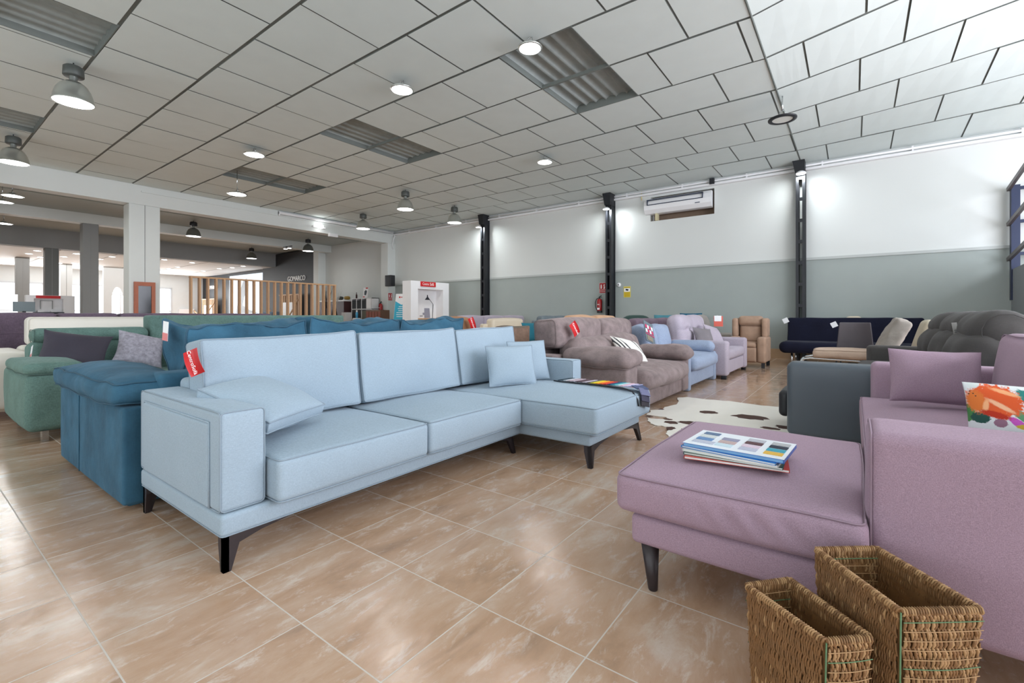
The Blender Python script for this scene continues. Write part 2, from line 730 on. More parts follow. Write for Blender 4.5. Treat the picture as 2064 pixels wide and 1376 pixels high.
# ---- walls out of frame: shop window at right, front with added glazing
w = MB()
w.box(6.5, 6.7, -6.1, 13.3, -.1, .45)
w.box(6.5, 6.7, -6.1, 13.3, 4.9, 8.2)
w.box(6.5, 6.7, -6.1, -4.5, .45, 4.9)
w.box(6.5, 6.7, 11.0, 13.3, .45, 4.9)
struct('wall_right', w, M_wall_hi)
f = MB()
for j in range(8):
    yy = -4.5 + j * 15.5 / 7
    f.box(6.52, 6.6, yy - .04, yy + .04, .45, 4.9)
for zz in (.5, 2.7, 4.86):
    f.box(6.52, 6.6, -4.5, 11, zz - .04, zz + .04)
fo = struct('window_5', f, M_black)
build('pane', MB().box(6.56, 6.57, -4.5, 11, .45, 4.9), gm, fo)
w = MB()
w.box(-36.6, -13.2, -6.2, -6.0, -.1, 8.2)
w.box(5.2, 6.7, -6.2, -6.0, -.1, 8.2)
w.box(-13.2, 5.2, -6.2, -6.0, -.1, .5)
w.box(-13.2, 5.2, -6.2, -6.0, 4.0, 8.2)
struct('wall_front', w, M_wall_hi)
f = MB()
for j in range(9):
    xx = -13.2 + j * 18.4 / 8
    f.box(xx - .04, xx + .04, -6.1, -6.02, .5, 4.0)
fo = struct('window_6', f, M_black)  # unseen front glazing, added along with the fill light
build('pane', MB().box(-13.2, 5.2, -6.07, -6.06, .5, 4.0), gm, fo)

# ---- suspended ceiling: rows of square panels, level to the ridge at X=-1 then rising towards the right


def ch(x, y):
    return CZ + (.030 * (x + 1) * (YW - y) if x > -1 else 0)


c = MB()
c.smooth = False
rnd = random.Random(3)
PY = 1.133
skyl = [(-4.01, -2.87), (-8.57, -7.43), (-13.13, -11.99)]
openings = []
for k in range(17):
    yb = 13.05 - k * PY
    ya = max(yb - PY, -6.0)
    if k % 2 == 0:
        ph = .62 + .02 * k
        phr = .53 if k != 2 else .47
        if k == 4:
            phr = .45
    else:
        ph = .04 * (k - 1) / 1.0 if k < 8 else .3
        ph = max(ph, .02)
        phr = 1.13 if k != 3 else 1.08
    xs = [-1.0]
    x = -1 - ph
    while x > -15.98:
        xs.append(x)
        x -= 1.14
    xs.append(-16.0)
    segs = [(xs[i + 1], xs[i]) for i in range(len(xs) - 1)]
    xr = [-1.0]
    x = -1 + phr
    while x < 6.4:
        xr.append(x)
        x += 1.12
    xr.append(6.6)
    segs += [(xr[i], xr[i + 1]) for i in range(len(xr) - 1)]
    for x0, x1 in segs:
        if x1 - x0 < .03:
            continue
        parts = [(x0, x1)]
        if k in (5, 6, 10, 11):
            for s0, s1 in skyl:
                np_ = []
                for a, b_ in parts:
                    if b_ <= s0 or a >= s1:
                        np_.append((a, b_))
                    else:
                        if a < s0 - .02:
                            np_.append((a, s0))
                        if b_ > s1 + .02:
                            np_.append((s1, b_))
                parts = np_
        for a, b_ in parts:
            g = .013
            gy = .021
            a2, b2 = a + g, b_ - g
            y0, y1 = ya + gy, yb - gy
            dz = rnd.uniform(-.004, .004)
            tl = [rnd.uniform(-.003, .003) for _ in range(4)]
            n = 4 if a > -1.05 else 1
            for q in range(n):
                xa = a2 + (b2 - a2) * q / n
                xb = a2 + (b2 - a2) * (q + 1) / n
                P4 = [(xa, y0), (xb, y0), (xb, y1), (xa, y1)]
                vs = [(px, py, ch(px, py) + dz + (tl[i] if n == 1 else 0)) for i, (px, py) in enumerate(P4)]
                vs += [(px, py, pz + .02) for px, py, pz in vs]
                c.mi = 0
                c.add(vs, [(3, 2, 1, 0)], False)
                c.mi = 1
                c.add(vs, [(0, 1, 5, 4), (1, 2, 6, 5), (2, 3, 7, 6), (3, 0, 4, 7)], False)
# runners above the gaps
c.mi = 1
for k in range(17):
    yb = 13.05 - k * PY
    ya = max(yb - PY, -6.0)
    xx = [-16.0]
    cuts = sorted(skyl) if k in (5, 6, 10, 11) else []
    spans = []
    a = -16.0
    for s0, s1 in cuts:
        spans.append((a, s0))
        a = s1
    spans.append((a, -1.0))
    for a, b_ in spans:
        c.add([(a, ya, CZ + .012), (b_, ya, CZ + .012), (b_, yb, CZ + .012), (a, yb, CZ + .012)], [(3, 2, 1, 0)], False)
for i in range(8):
    for k in range(17):
        xa, xb = -1 + i * .95, -1 + (i + 1) * .95
        yb = 13.05 - k * PY
        ya = yb - PY
        c.add([(px, py, ch(px, py) + .012) for px, py in ((xa, ya), (xb, ya), (xb, yb), (xa, yb))], [(3, 2, 1, 0)], False)
c.tube([(-1.0, YW, CZ + .004), (-1.0, -6, CZ + .004)], .014, 6)
struct('ceiling', c, [M_panel, M_gap])
struct('ceiling_deck', MB().box(-16.2, -.9, -6.1, 13.3, 5.15, 5.2), M_gap)
# skylight wells with corrugated sheets
M_corr = mat('weathered_corrugated_sheet', rgb(156, 164, 163), .5, var=.18, vscale=10)
for s0, s1 in skyl:
    for kk in (5, 10):
        y1 = 13.05 - kk * PY
        y0 = y1 - 2 * PY
        s = MB()
        n = 6 * 10
        vs, fs = [], []
        for i in range(n + 1):
            x = s0 + (s1 - s0) * i / n
            z = CZ + .10 + .045 * math.copysign(abs(math.sin(math.pi * 6 * i / n)) ** .6, math.sin(math.pi * 6 * 2 * i / n / 2 * 1.0))
            z = CZ + .09 + .05 * abs(math.sin(math.pi * 6 * i / n)) ** .5
            vs += [(x, y0, z), (x, y1, z)]
        for i in range(n):
            fs.append((2 * i + 1, 2 * i + 3, 2 * i + 2, 2 * i))
        s.add(vs, fs, True)
        s.mi = 1
        s.box(s0 - .012, s0, y0, y1, CZ, CZ + .2)
        s.box(s1, s1 + .012, y0, y1, CZ, CZ + .2)
        s.box(s0, s1, y0 - .012, y0, CZ, CZ + .2)
        s.box(s0, s1, y1, y1 + .012, CZ, CZ + .2)
        s.box(s0, s1, y0 + PY - .02, y0 + PY + .02, CZ + .0, CZ + .05)
        struct('ceiling_skylight', s, [M_corr, M_gap])
# ---- bay structure
b1 = MB().box(-16.4, -16.0, -6, YW, 4.15, 4.72)
b1.box(-16.02, -15.97, 4.2, YW, 4.50, 4.54)
struct('beam_1', b1, M_col)
p = MB().tube([(-15.92, 8.0, 4.60), (-15.92, 12.9, 4.60)], .05)
p.box(-15.99, -15.9, 8.0, 8.04, 4.5, 4.66)
p.tube([(-15.9, 12.95, 4.55), (-15.85, 12.95, 4.45), (-15.9, 12.9, 4.3), (-15.9, 12.85, 4.1), (-15.9, 12.9, 3.9)], .018)
struct('trim_4', p, M_white)
struct('beam_2', MB().box(-21.2, -20.8, -6, YW, 4.17, 4.52), M_col)
struct('beam_3', MB().box(-26.2, -25.8, -6, YW, 3.75, 4.52), M_grey)
struct('ceiling_bay', MB().box(-26.0, -16.2, -6, YW, 4.5, 4.6).box(-21.8, -21.74, -6, YW, 4.47, 4.5).box(-18.4, -18.36, -6, YW, 4.485, 4.5), mat('bay_ceiling_grey', rgb(172, 182, 182), .7))
lc = MB().box(-36.6, -26.1, -6, YW, 3.75, 3.85)
lc.mi = 1
for i in range(9):
    lc.box(-36.5, -26.2, -3 + i * 1.8, -2.975 + i * 1.8, 3.742, 3.75)
struct('ceiling_far', lc, [mat('far_ceiling_white', rgb(226, 228, 228), .7), M_grey])


def column(x0, x1, y0, y1, z1, m, name='column_1', groove=True):
    b = MB().soft(x0, x1, y0, y1, 0, z1, r=.015, n=2)
    b.mi = 1
    if groove:
        b.box(x1 - .002, x1 + .004, (y0 + y1) / 2 - .008, (y0 + y1) / 2 + .008, 0, z1)
    struct(name, b, [m, M_grey])


column(-16.5, -16.0, 3.93, 4.64, 4.15, M_col)
column(-21.2, -20.8, 3.88, 4.29, 4.17, M_grey, 'column_2')
column(-26.2, -25.8, 3.70, 4.10, 3.75, mat('column_mid_grey', rgb(120, 124, 124), .6), 'column_3')
column(-31.2, -30.8, 3.47, 3.91, 3.75, M_grey, 'column_4')
column(-33.4, -33.0, 5.3, 5.75, 3.75, M_far, 'column_5')
column(-16.42, -15.95, 12.66, 13.06, 4.15, M_col, 'column_6', False)
column(-21.75, -21.3, 12.66, 13.06, 4.5, M_col, 'column_7', False)

# ---- black lattice steel columns against the back wall
for i, x in enumerate((-1.0, -5.86, -10.75)):
    s = MB()
    for dx in (-.065, .065):
        s.box(x + dx - .03, x + dx + .03, 12.74, 12.78, 0, 4.52)
        s.box(x + dx - .012, x + dx + .012, 12.78, 12.98, 0, 4.52)
        s.box(x + dx - .03, x + dx + .03, 12.98, 13.03, 0, 4.52)
    for k in range(9):
        s.box(x - .08, x + .08, 12.75, 12.77, .25 + k * .5, .33 + k * .5)
    s.prism([(-.09, 0), (.09, 0), (.09, .36), (-.16, .36)], frame((x, 13.0, 4.33), (1, 0, 0), (0, 0, 1)), .34)
    build('steel_column', s, M_black, label=['black steel lattice column to the right of the air conditioner', 'black steel lattice column beside the fire extinguisher', 'black steel lattice column beyond the white arch display'][i],
          cat='column', group='black steel columns on the back wall')

# ================================================================ LAMPS
M_alu = mat('brushed_aluminium_reflector', rgb(200, 204, 200), .28, .85)
M_house = mat('lamp_housing_grey', rgb(84, 88, 86), .5, .3)


def lamp_light(x, y, z, r, power, col=(.97, 1, .98)):
    area('lamp_light', (x, y, z), (0, 0, 0), r * 1.8, 0, power, col, 'DISK')


def bell_lamp(x, y, zc, label, group, dark=False, power=14, drop=0.0):
    t = thing('pendant_lamp', label, 'lamp', (x, y, zc), 0, group)
    z = -drop
    build('hook', MB().tube([(0, 0, 0), (0, 0, z - .07)], .008), M_black, t, True)
    build('ballast_housing', MB().lathe([(.0, z - .05), (.09, z - .05), (.115, z - .07), (.12, z - .19), (.11, z - .2), (0, z - .2)]), M_black if dark else M_house, t, True)
    build('neck', MB().lathe([(.045, z - .19), (.05, z - .21), (.045, z - .26), (.06, z - .28)]), M_alu, t, True)
    build('reflector', MB().lathe([(.055, z - .27), (.10, z - .285), (.155, z - .33), (.195, z - .40), (.222, z - .49), (.232, z - .56), (.24, z - .565), (.24, z - .575), (.228, z - .575), (.218, z - .49), (.19, z - .40), (.15, z - .34)], n=32), M_alu if not dark else mat('smoked_reflector', rgb(140, 144, 142), .25, .8), t, True)
    build('lens', MB().disc((0, 0, z - .568), .226, 32, False), M_glow, t, True)
    lamp_light(x, y, zc + z - .585, .22, power)


G = 'bell shaped industrial lamps under the panel ceiling'
bell_lamp(-9.04, 1.587, CZ, 'large bell shaped aluminium lamp hanging at the upper left', G)
bell_lamp(-13.566, 1.493, CZ, 'bell shaped aluminium lamp hanging at the left edge above the beam', G)
bell_lamp(-10.415, 8.89, CZ, 'bell shaped aluminium lamp hanging left of the one nearest the back wall', G)
bell_lamp(-13.935, 9.984, CZ, 'bell shaped aluminium lamp hanging just in front of the end of the beam', G)
bell_lamp(-10.613, 11.14, CZ, 'bell shaped aluminium lamp hanging nearest the grey back wall', G)
G = 'bell shaped lamps in the side bay'
bell_lamp(-19.26, 6.587, 4.5, 'dark housed bell lamp hanging just right of the thick white column', G, True, 16)
bell_lamp(-24.38, 10.883, 4.5, 'dark housed bell lamp hanging left of the charcoal wall', G, True, 10)
bell_lamp(-19.56, 11.138, 4.5, 'dark housed bell lamp hanging in front of the charcoal wall', G, True, 12)


def flat_lamp(x, y, zc, label, group, r=.15, lit=True, z=-.30, power=16, up=0.0):
    t = thing('disc_lamp', label, 'lamp', (x, y, zc), 0, group)
    build('hanger', MB().tube([(0, 0, up), (0, 0, z + .14)], .01).tube([(-.05, 0, z + .06), (-.03, 0, z + .14), (.03, 0, z + .14), (.05, 0, z + .06)], .007), M_chrome, t, True)
    build('housing', MB().lathe([(0, z + .075), (.06, z + .075), (.07, z + .04), (r * .9, z + .03), (r * 1.06, z + .015), (r * 1.06, z), (r * .93, z - .004)], n=32), M_black if not lit else M_alu, t, True)
    build('lens', MB().disc((0, 0, z - .002), r * (.94 if lit else .74), 32, False), M_glow if lit else mat('frosted_lens_unlit', rgb(228, 232, 228), .4), t, True)
    if not lit:
        build('rim', MB().lathe([(r * .74, z - .002), (r * .78, z - .012), (r * 1.04, z - .008), (r * 1.06, z)], n=32), M_black, t, True)
    if lit:
        lamp_light(x, y, zc + z - .01, r, power)


G = 'lit disc lamps under the panel ceiling'
flat_lamp(-3.40, 4.99, CZ, 'bright disc lamp beside the nearest corrugated skylight', G, .15, z=-.15)
flat_lamp(-5.62, 4.73, CZ, 'bright disc lamp second nearest, left of the large skylight', G, .17, z=-.15)
flat_lamp(-10.46, 4.73, CZ, 'bright disc lamp above the left skylight near the beam', G, .2, z=-.15)
flat_lamp(-5.65, 8.89, CZ, 'bright disc lamp in the middle of the ceiling near the air conditioner', G, .17, z=-.15)
flat_lamp(-12.826, 5.37, CZ, 'wide shallow disc lamp hanging beside the end of the beam', None, .22, z=-.5, up=.15)
flat_lamp(-.947, 8.818, CZ, 'unlit disc lamp with a black ring at the ceiling ridge', None, .2, False, z=-.39)
G = 'lit disc lamps in the side bay'
flat_lamp(-16.674, 1.818, 4.5, 'bright disc lamp just behind the beam at the left', G, .2, z=-.5, power=16)
flat_lamp(-17.771, 1.762, 4.5, 'bright disc lamp cut by the left edge of the picture', G, .2, z=-.5, power=16)
flat_lamp(-21.9, 2.2, 4.5, 'bright disc lamp beyond the second beam', G, .2, z=-.5, power=14)
for i, (x, lb) in enumerate(((-.981, 'small round spotlight on the right black column'), (-5.814, 'small round spotlight on the middle black column'), (-10.776, 'small round spotlight on the far black column'))):
    z = (4.36, 4.2, 4.23)[i]
    t = thing('wall_spotlight', lb, 'spotlight', (x - (.06 if i else 0), 12.62, z), 0, 'round spotlights on the black columns')
    build('bracket', MB().bar((0, .12, .05), (0, .0, .03), .03), M_black, t, True)
    build('housing', MB().lathe([(0, .05), (.05, .05), (.10, .02), (.105, 0), (.10, -.01)]), M_white, t, True)
    build('lens', MB().disc((0, 0, -.008), .098, 24, False), M_glow, t, True)
    area('spot_light', (x, 12.60, z - .03), (R(14), 0, 0), .18, 0, 15, (.92, .98, 1), 'DISK')
# track spot and emergency light
t = thing('ceiling_spotlight', 'small twin spotlight on the bay ceiling left of the bell lamp', 'spotlight', (-20.45, 10.68, 4.17))
build('rail', MB().box(-.35, .35, -.03, .03, -.03, 0), M_black, t, True)
for dx in (-.2, .15):
    build('spot_head', MB().lathe([(0, 0), (.07, 0), (.09, -.06), (.09, -.08)], (dx, 0, -.03)), M_white, t, True)
    build('lens', MB().disc((dx, 0, -.105), .085, 20, False), M_glow, t, True)
t = thing('beam_floodlight', 'white floodlight fixed to the right end of the beam', 'spotlight', (-15.9, 9.5, 4.32))
build('bracket', MB().box(-.1, 0, -.25, .25, -.02, .04), M_white, t, True)
build('lens', MB().soft(-.02, .16, -.09, .09, -.05, .09, r=.06, n=4), M_glow, t, True)
b = MB().box(-15.99, -15.88, 9.9, 10.25, 4.05, 4.17)
build('emergency_light', b, M_white, label='small white emergency light box under the right end of the beam', cat='emergency light')
# downlights of the far low ceiling
dl = [(-27.257, 3.676), (-28.861, 3.634), (-30.131, 4.176), (-27.194, 4.867), (-29.021, 4.775), (-32.764, 5.224), (-32.15, 5.679), (-28.904, 6.013), (-27.252, 6.084), (-26.682, 7.9), (-27.042, 9.183), (-30.168, 9.551), (-31.532, 9.549), (-31.596, 11.328), (-29.202, 11.273), (-28.018, 11.471), (-26.7, 11.48), (-28.0, 2.4), (-30.5, 2.6)]
for x, y in dl:
    t = thing('downlight', 'round recessed downlight in the low white ceiling of the far room', 'downlight', (x, y, 3.745), 0, 'downlights in the far white ceiling')
    build('rim', MB().lathe([(.11, 0), (.13, -.012), (.15, -.008), (.15, 0)], n=16), M_white, t, True)
    build('lens', MB().disc((0, 0, -.006), .112, 16, False), M_glow, t, True)
area('far_room_downlights', (-31, 6.5, 3.7), (0, 0, 0), 9, 11, 300, (1, 1, .98))

# ================================================================ MAIN SOFAS
F_light = fabric('light_blue_linen', rgb(152, 168, 181), var=.03, weave=.07, scale=700, blot=3, wrinkle=.08, stretch=8, bump=.12)
F_velvet = fabric('blue_velvet', rgb(54, 92, 114), var=.22, weave=.04, scale=260, blot=5, wrinkle=1.0, sheen=.35)
F_green = fabric('green_chenille', rgb(94, 120, 113), var=.13, weave=.14, scale=260, blot=7, wrinkle=.3, sheen=.4)
F_pink = fabric('mauve_pink_weave', rgb(156, 132, 147), var=.03, weave=.14, scale=900, blot=3, wrinkle=.10, stretch=4, bump=.15)
F_brown = fabric('taupe_chenille', rgb(134, 119, 118), var=.20, weave=.08, scale=260, blot=9, wrinkle=.35, sheen=.4)
F_lilac = fabric('lilac_cotton', rgb(176, 166, 178), var=.04, weave=.06, scale=200, wrinkle=.15)
F_sky = fabric('pale_denim_blue', rgb(148, 160, 182), var=.05, weave=.07, scale=200, wrinkle=.2)
F_beige = fabric('beige_suede', rgb(168, 140, 120), var=.12, weave=.05, blot=7, wrinkle=.2)
F_cream = mat('cream_leather', rgb(214, 200, 178), .45, var=.04)
F_whiteleather = mat('white_leather', rgb(222, 216, 206), .42, var=.04, vscale=5)
F_purple = fabric('plum_velour', rgb(98, 84, 98), var=.12, weave=.12, scale=120, wrinkle=.2)
F_grey = fabric('slate_grey_microfibre', rgb(80, 77, 76), var=.08, weave=.04, scale=200, wrinkle=.2)
M_leath = mat('grey_blue_leatherette', rgb(74, 82, 90), .42, var=.04)
F_navy = fabric('navy_cover', rgb(24, 26, 44), var=.08, weave=.04, wrinkle=.8, blot=4)
M_leg = mat('dark_brown_metal', rgb(46, 38, 40), .4, .2)


def blade_leg(x, y, z, sx, sy, par, lean=.0):
    """black blade leg under a corner: two thin plates that meet at the corner and run out along the rails"""
    b = MB()
    prof0 = [(0, z), (.30, z), (.15, z - .018), (.062, z - .04), (.030, 0), (0, 0)]
    n = len(prof0)
    for ax in (0, 1):
        prof = [(min(u, .05) if ax == 0 else u, h) for u, h in prof0]
        vs = []
        for off in (0, .022):
            for u, h in prof:
                k = lean * (1 - h / z)
                if ax == 0:
                    vs.append((x + sx * (u - k), y + sy * (off - k), h))
                else:
                    vs.append((x + sx * (off - k), y + sy * (u - k), h))
        fs = [list(range(n)), [n + i for i in range(n)][::-1]] + [[i, n + i, n + (i + 1) % n, (i + 1) % n] for i in range(n)]
        b.add(vs, fs, False)
    build('leg', b, M_leg, par)


# ---- light blue corner sofa, faces +X
S = thing('corner_sofa', 'long light blue linen sofa with chaise and dark metal blade legs in the foreground', 'sofa', (-2.5, 2.3, 0))
b = MB().soft(-3.06, -2.055, .80, 3.90, .145, .235, r=.018, seams='z-', pipe=.003)
build('base', b, F_light, S)
b = MB().soft(-2.09, -1.455, 2.87, 3.78, .145, .232, r=.018, n=8)
build('chaise_base', b, F_light, S)
b = MB().soft(-3.06, -2.07, .80, .985, .238, .655, r=.022, n=10, seams='x+ y-', pipe=.003)
build('arm', b, F_light, S)
b = MB().soft(-2.98, -2.165, .790, .82, .245, .600, r=.012, n=10, puff=(0, .008, 0))
b.tube([(-2.982, .797, .245), (-2.982, .797, .603), (-2.165, .797, .603), (-2.165, .797, .245)], .004)
build('side_panel', b, F_light, S)
b = MB().soft(-3.06, -2.07, 3.735, 3.90, .238, .64, r=.022, n=10, seams='x+ y-', pipe=.003)
build('arm', b, F_light, S)
build('backrest_frame', MB().soft(-3.08, -2.93, .98, 3.74, .2, .70, r=.03), F_light, S)
build('seat_cushion', MB().soft(-2.80, -1.975, .992, 1.865, .24, .430, r=.028, n=12, puff=(.012, .0, .035), seams='z+ z-', wr=.003), F_light, S)
build('seat_cushion', MB().soft(-2.80, -1.975, 1.872, 2.80, .24, .430, r=.028, n=12, puff=(.012, .0, .035), seams='z+ z-', wr=.003), F_light, S)
build('chaise_cushion', MB().soft(-2.80, -1.375, 2.81, 3.83, .24, .428, r=.028, n=14, puff=(.01, .004, .035), seams='z+ z-', wr=.003), F_light, S)
for i, (a, b_) in enumerate(((.965, 1.90), (1.915, 2.87), (2.885, 3.72))):
    bm = MB().soft(-2.86, -2.66, a, b_, .445, .925, r=.022, n=14, puff=(.045, .0, .015), seams='x+ x-', wr=.011, wf=3.2, tilt=-9, seed=3.1 + i * 7, fold=lambda u: Vector((0, 0, max(0, u[2]) * (.022 * abs(u[1]) ** 3 * (1 if u[1] > 0 else .2) - .006))))
    build('back_cushion', bm, F_light, S)
for (x, y, sx, sy) in ((-2.06, .81, -1, 1), (-3.05, .81, 1, 1), (-2.10, 2.84, -1, -1), (-1.46, 2.88, -1, 1), (-1.46, 3.77, -1, -1), (-3.05, 3.88, 1, -1)):
    blade_leg(x, y, .146, sx, sy, S, 0.0 if y < 1 else .02)

# loose light blue cushions
p = MB().pillow(.43, .40, .13, frame((-2.44, 1.15, .605), (.80, .34, -.30), (-.42, .80, .06)), gusset=.055, wr=.006, pipe=.004, seed=4, pinch=.03)
build('scatter_cushion', p, F_light, label='light blue box cushion lying against the left arm of the light blue sofa', cat='cushion', group='light blue loose cushions')
p = MB().pillow(.44, .34, .12, frame((-2.36, 3.18, .625), (.42, .78, .0), (-.28, .10, 1)), wr=.006, pipe=.005, seed=9, pinch=.04)
build('scatter_cushion', p, F_light, label='square light blue cushion standing in front of another on the chaise', cat='cushion', group='light blue loose cushions')
p = MB().pillow(.42, .36, .12, frame((-2.40, 3.50, .64), (.30, .85, .0), (-.26, .06, 1)), wr=.006, pipe=.005, seed=15, pinch=.04)
build('scatter_cushion', p, F_light, label='light blue cushion half hidden behind the square one on the chaise', cat='cushion', group='light blue loose cushions')

# ---- blue velvet sofa behind, faces -X
S = thing('velvet_sofa', 'deep blue velvet sofa backing onto the light blue sofa', 'sofa', (-3.8, 2.5, 0))
build('base', MB().soft(-4.60, -3.13, .76, 4.2, .02, .34, r=.02), F_velvet, S)
b = MB().soft(-4.61, -3.12, .74, 1.04, .03, .555, r=.02, n=12, wr=.004)
b.tube([(-4.05, .738, .04), (-4.05, .737, .3), (-4.05, .738, .56)], .003)
build('arm', b, F_velvet, S)
build('arm_pad', MB().soft(-4.64, -3.16, .70, 1.10, .56, .685, r=.04, n=16, puff=(.02, .02, .06), seams='z+ z-', wr=.022, wf=5, pipe=.004, seed=3), F_velvet, S)
build('arm', MB().soft(-4.61, -3.12, 3.92, 4.2, .03, .575, r=.02), F_velvet, S)
build('arm_pad', MB().soft(-4.64, -3.36, 3.88, 4.25, .585, .72, r=.05, puff=(.02, .02, .05)), F_velvet, S)
build('backrest_frame', MB().soft(-3.36, -3.13, .9, 4.05, .2, .72, r=.04), F_velvet, S)
build('seat_cushion', MB().soft(-4.6, -3.65, 1.05, 3.9, .34, .46, r=.04, puff=(0, 0, .03)), F_velvet, S)
for i, (a, b_) in enumerate(((1.07, 1.90), (1.91, 2.74), (2.76, 3.62))):
    bm = MB().soft(-3.63, -3.31, a, b_, .50, 1.0, r=.028, n=24, puff=(.08, .0, .0), seams='x+ x-', wr=.055, wf=4.6, pipe=.005, seed=21 + i * 5, fold=lambda u: Vector((0, 0, max(0, u[2]) * (.035 * abs(u[1]) ** 3 + .012 * u[1] - .012 + .006 * math.sin(u[1] * 19)))))
    build('back_cushion', bm, F_velvet, S)

# ---- green chenille corner sofa, faces +X
S = thing('green_sofa', 'green chenille sofa with folding headrest, left of the blue velvet sofa', 'sofa', (-6, 2, 0))
build('base', MB().soft(-6.58, -5.45, .70, 4.2, .09, .40, r=.03), F_green, S)
build('arm', MB().soft(-6.60, -5.41, .66, 1.0, .085, .575, r=.06, n=10, puff=(.015, .02, 0), wr=.008), F_green, S)
build('arm_pad', MB().soft(-6.40, -5.40, .645, 1.02, .555, .655, r=.045, n=12, puff=(.01, .01, .02), wr=.008, seams='z-'), F_green, S)
build('seat_cushion', MB().soft(-6.3, -5.46, 1.0, 2.4, .38, .47, r=.04, puff=(0, 0, .02)), F_green, S)
build('seat_cushion', MB().soft(-6.3, -5.46, 2.42, 4.1, .38, .47, r=.04, puff=(0, 0, .02)), F_green, S)
build('back_cushion', MB().soft(-6.62, -6.30, .80, 1.72, .42, .80, r=.07, n=12, puff=(.03, 0, 0), wr=.008, tilt=-6), F_green, S)
build('headrest', MB().soft(-6.60, -6.32, .82, 1.74, .775, .925, r=.072, n=12, wr=.005, seams='y-'), F_green, S)
build('back_cushion', MB().soft(-6.62, -6.34, 1.75, 4.2, .42, 1.055, r=.03, n=12, wr=.004), F_green, S)
b = MB().box(-5.50, -5.42, .76, .80, 0, .09)
build('leg', b, M_chrome, S, label='chrome leg')
build('leg', MB().box(-6.5, -6.42, .74, .80, 0, .09), M_black, S)
build('leg', MB().box(-5.50, -5.42, 4.0, 4.04, 0, .09), M_chrome, S, label='chrome leg')
p = MB().pillow(.50, .42, .16, frame((-5.95, 1.05, .70), (.25, .92, -.16), (-.40, .12, .75)), wr=.012, seed=2, pinch=.10)
build('scatter_cushion', p, fabric('charcoal_satin', rgb(62, 58, 68), weave=.03, wrinkle=.3, rough=.6), label='dark charcoal cushion leaning on the green sofa', cat='cushion')
p = MB().pillow(.42, .40, .15, frame((-6.0, 1.57, .70), (.1, .9, -.25), (-.5, .25, .62)), wr=.010, seed=5, pinch=.10)
build('scatter_cushion', p, fabric('silver_damask', rgb(150, 146, 156), weave=.10, var=.25, blot=30, wrinkle=.2), label='silver grey patterned cushion on the green sofa beside the charcoal one', cat='cushion')
p = MB()
p.pillow(.44, .40, .14, frame((-5.80, 2.0, .67), (.1, .9, -.2), (-.4, .2, .62)), wr=.010, seed=8, pinch=.10)
k = len(p.f)
p.mi = 1
p.pillow(.455, .415, .02, frame((-5.81, 2.0, .67), (.1, .9, -.2), (-.4, .2, .62)), wr=.008, seed=8, pinch=.10)
build('scatter_cushion', p, [mat('black_cotton', rgb(14, 14, 18), .8), F_cream], label='black cushion with a cream edge on the green sofa', cat='cushion')

# ---- white leather sofa and plum sofa behind
S = thing('leather_sofa', 'white leather sofa behind the green sofa', 'sofa', (-7.4, 2, 0))
build('base', MB().soft(-7.9, -6.85, .5, 3.6, .08, .42, r=.04), F_whiteleather, S)
build('arm', MB().soft(-8.0, -6.80, .38, .90, .10, .675, r=.07, n=8, puff=(0, .02, .01)), F_whiteleather, S)
build('backrest', MB().soft(-8.05, -7.8, .9, 3.6, .3, .70, r=.06), F_whiteleather, S)
build('headrest', MB().soft(-7.95, -7.68, .955, 2.37, .70, 1.035, r=.055, n=10, puff=(.02, .0, .0), seams='x+'), F_whiteleather, S)
build('headrest', MB().soft(-7.95, -7.68, 2.38, 3.5, .70, 1.035, r=.055, n=10, puff=(.02, .0, .0), seams='x+'), F_whiteleather, S)
build('seat_cushion', MB().soft(-7.7, -6.88, .9, 3.6, .40, .48, r=.04), F_whiteleather, S)
S = thing('plum_sofa', 'long plum velour sofa in the row behind the white leather sofa', 'sofa', (-9.2, 2, 0))
build('base', MB().soft(-9.8, -8.75, -.4, 4.6, .08, .44, r=.04), F_purple, S)
build('arm', MB().soft(-9.8, -8.72, -.65, -.38, .08, .66, r=.05), F_purple, S)
build('arm', MB().soft(-9.8, -8.72, 4.6, 4.85, .08, .66, r=.05), F_purple, S)
for i, (a, b_) in enumerate(((-.36, .62), (.63, 1.485), (1.50, 2.19), (2.205, 3.4), (3.42, 4.6))):
    build('back_cushion', MB().soft(-9.75, -9.42, a, b_, .42, 1.085, r=.05, n=10, puff=(.03, 0, .008), wr=.008), F_purple, S)
    o = build('headrest_seam', MB().tube([(-9.395, a + .05, .80), (-9.385, b_ - .05, .80)], .006), F_purple, S)

# ================================================================ PINK SOFA (right), faces -X
S = thing('mauve_sofa', 'mauve pink sofa with a long chaise at the right foreground', 'sofa', (.5, 3, 0))
build('base', MB().soft(.07, 1.15, 1.9, 4.5, .16, .30, r=.02), F_pink, S)
build('chaise_base', MB().soft(-.692, .08, 1.70, 2.74, .178, .290, r=.022, n=12, puff=(0, .006, 0), wr=.002), F_pink, S)


def pinkfold(u):
    # loose cloth puckers along the front of the chaise cushion
    if u[1] < -.9:
        k = math.exp(-((u[0] - .22) / .42) ** 2) * max(0, 1 - abs(u[2]))
        return Vector((0, .009 * k * math.sin(u[0] * 27 + u[2] * 4), 0))
    return Vector((0, 0, 0))


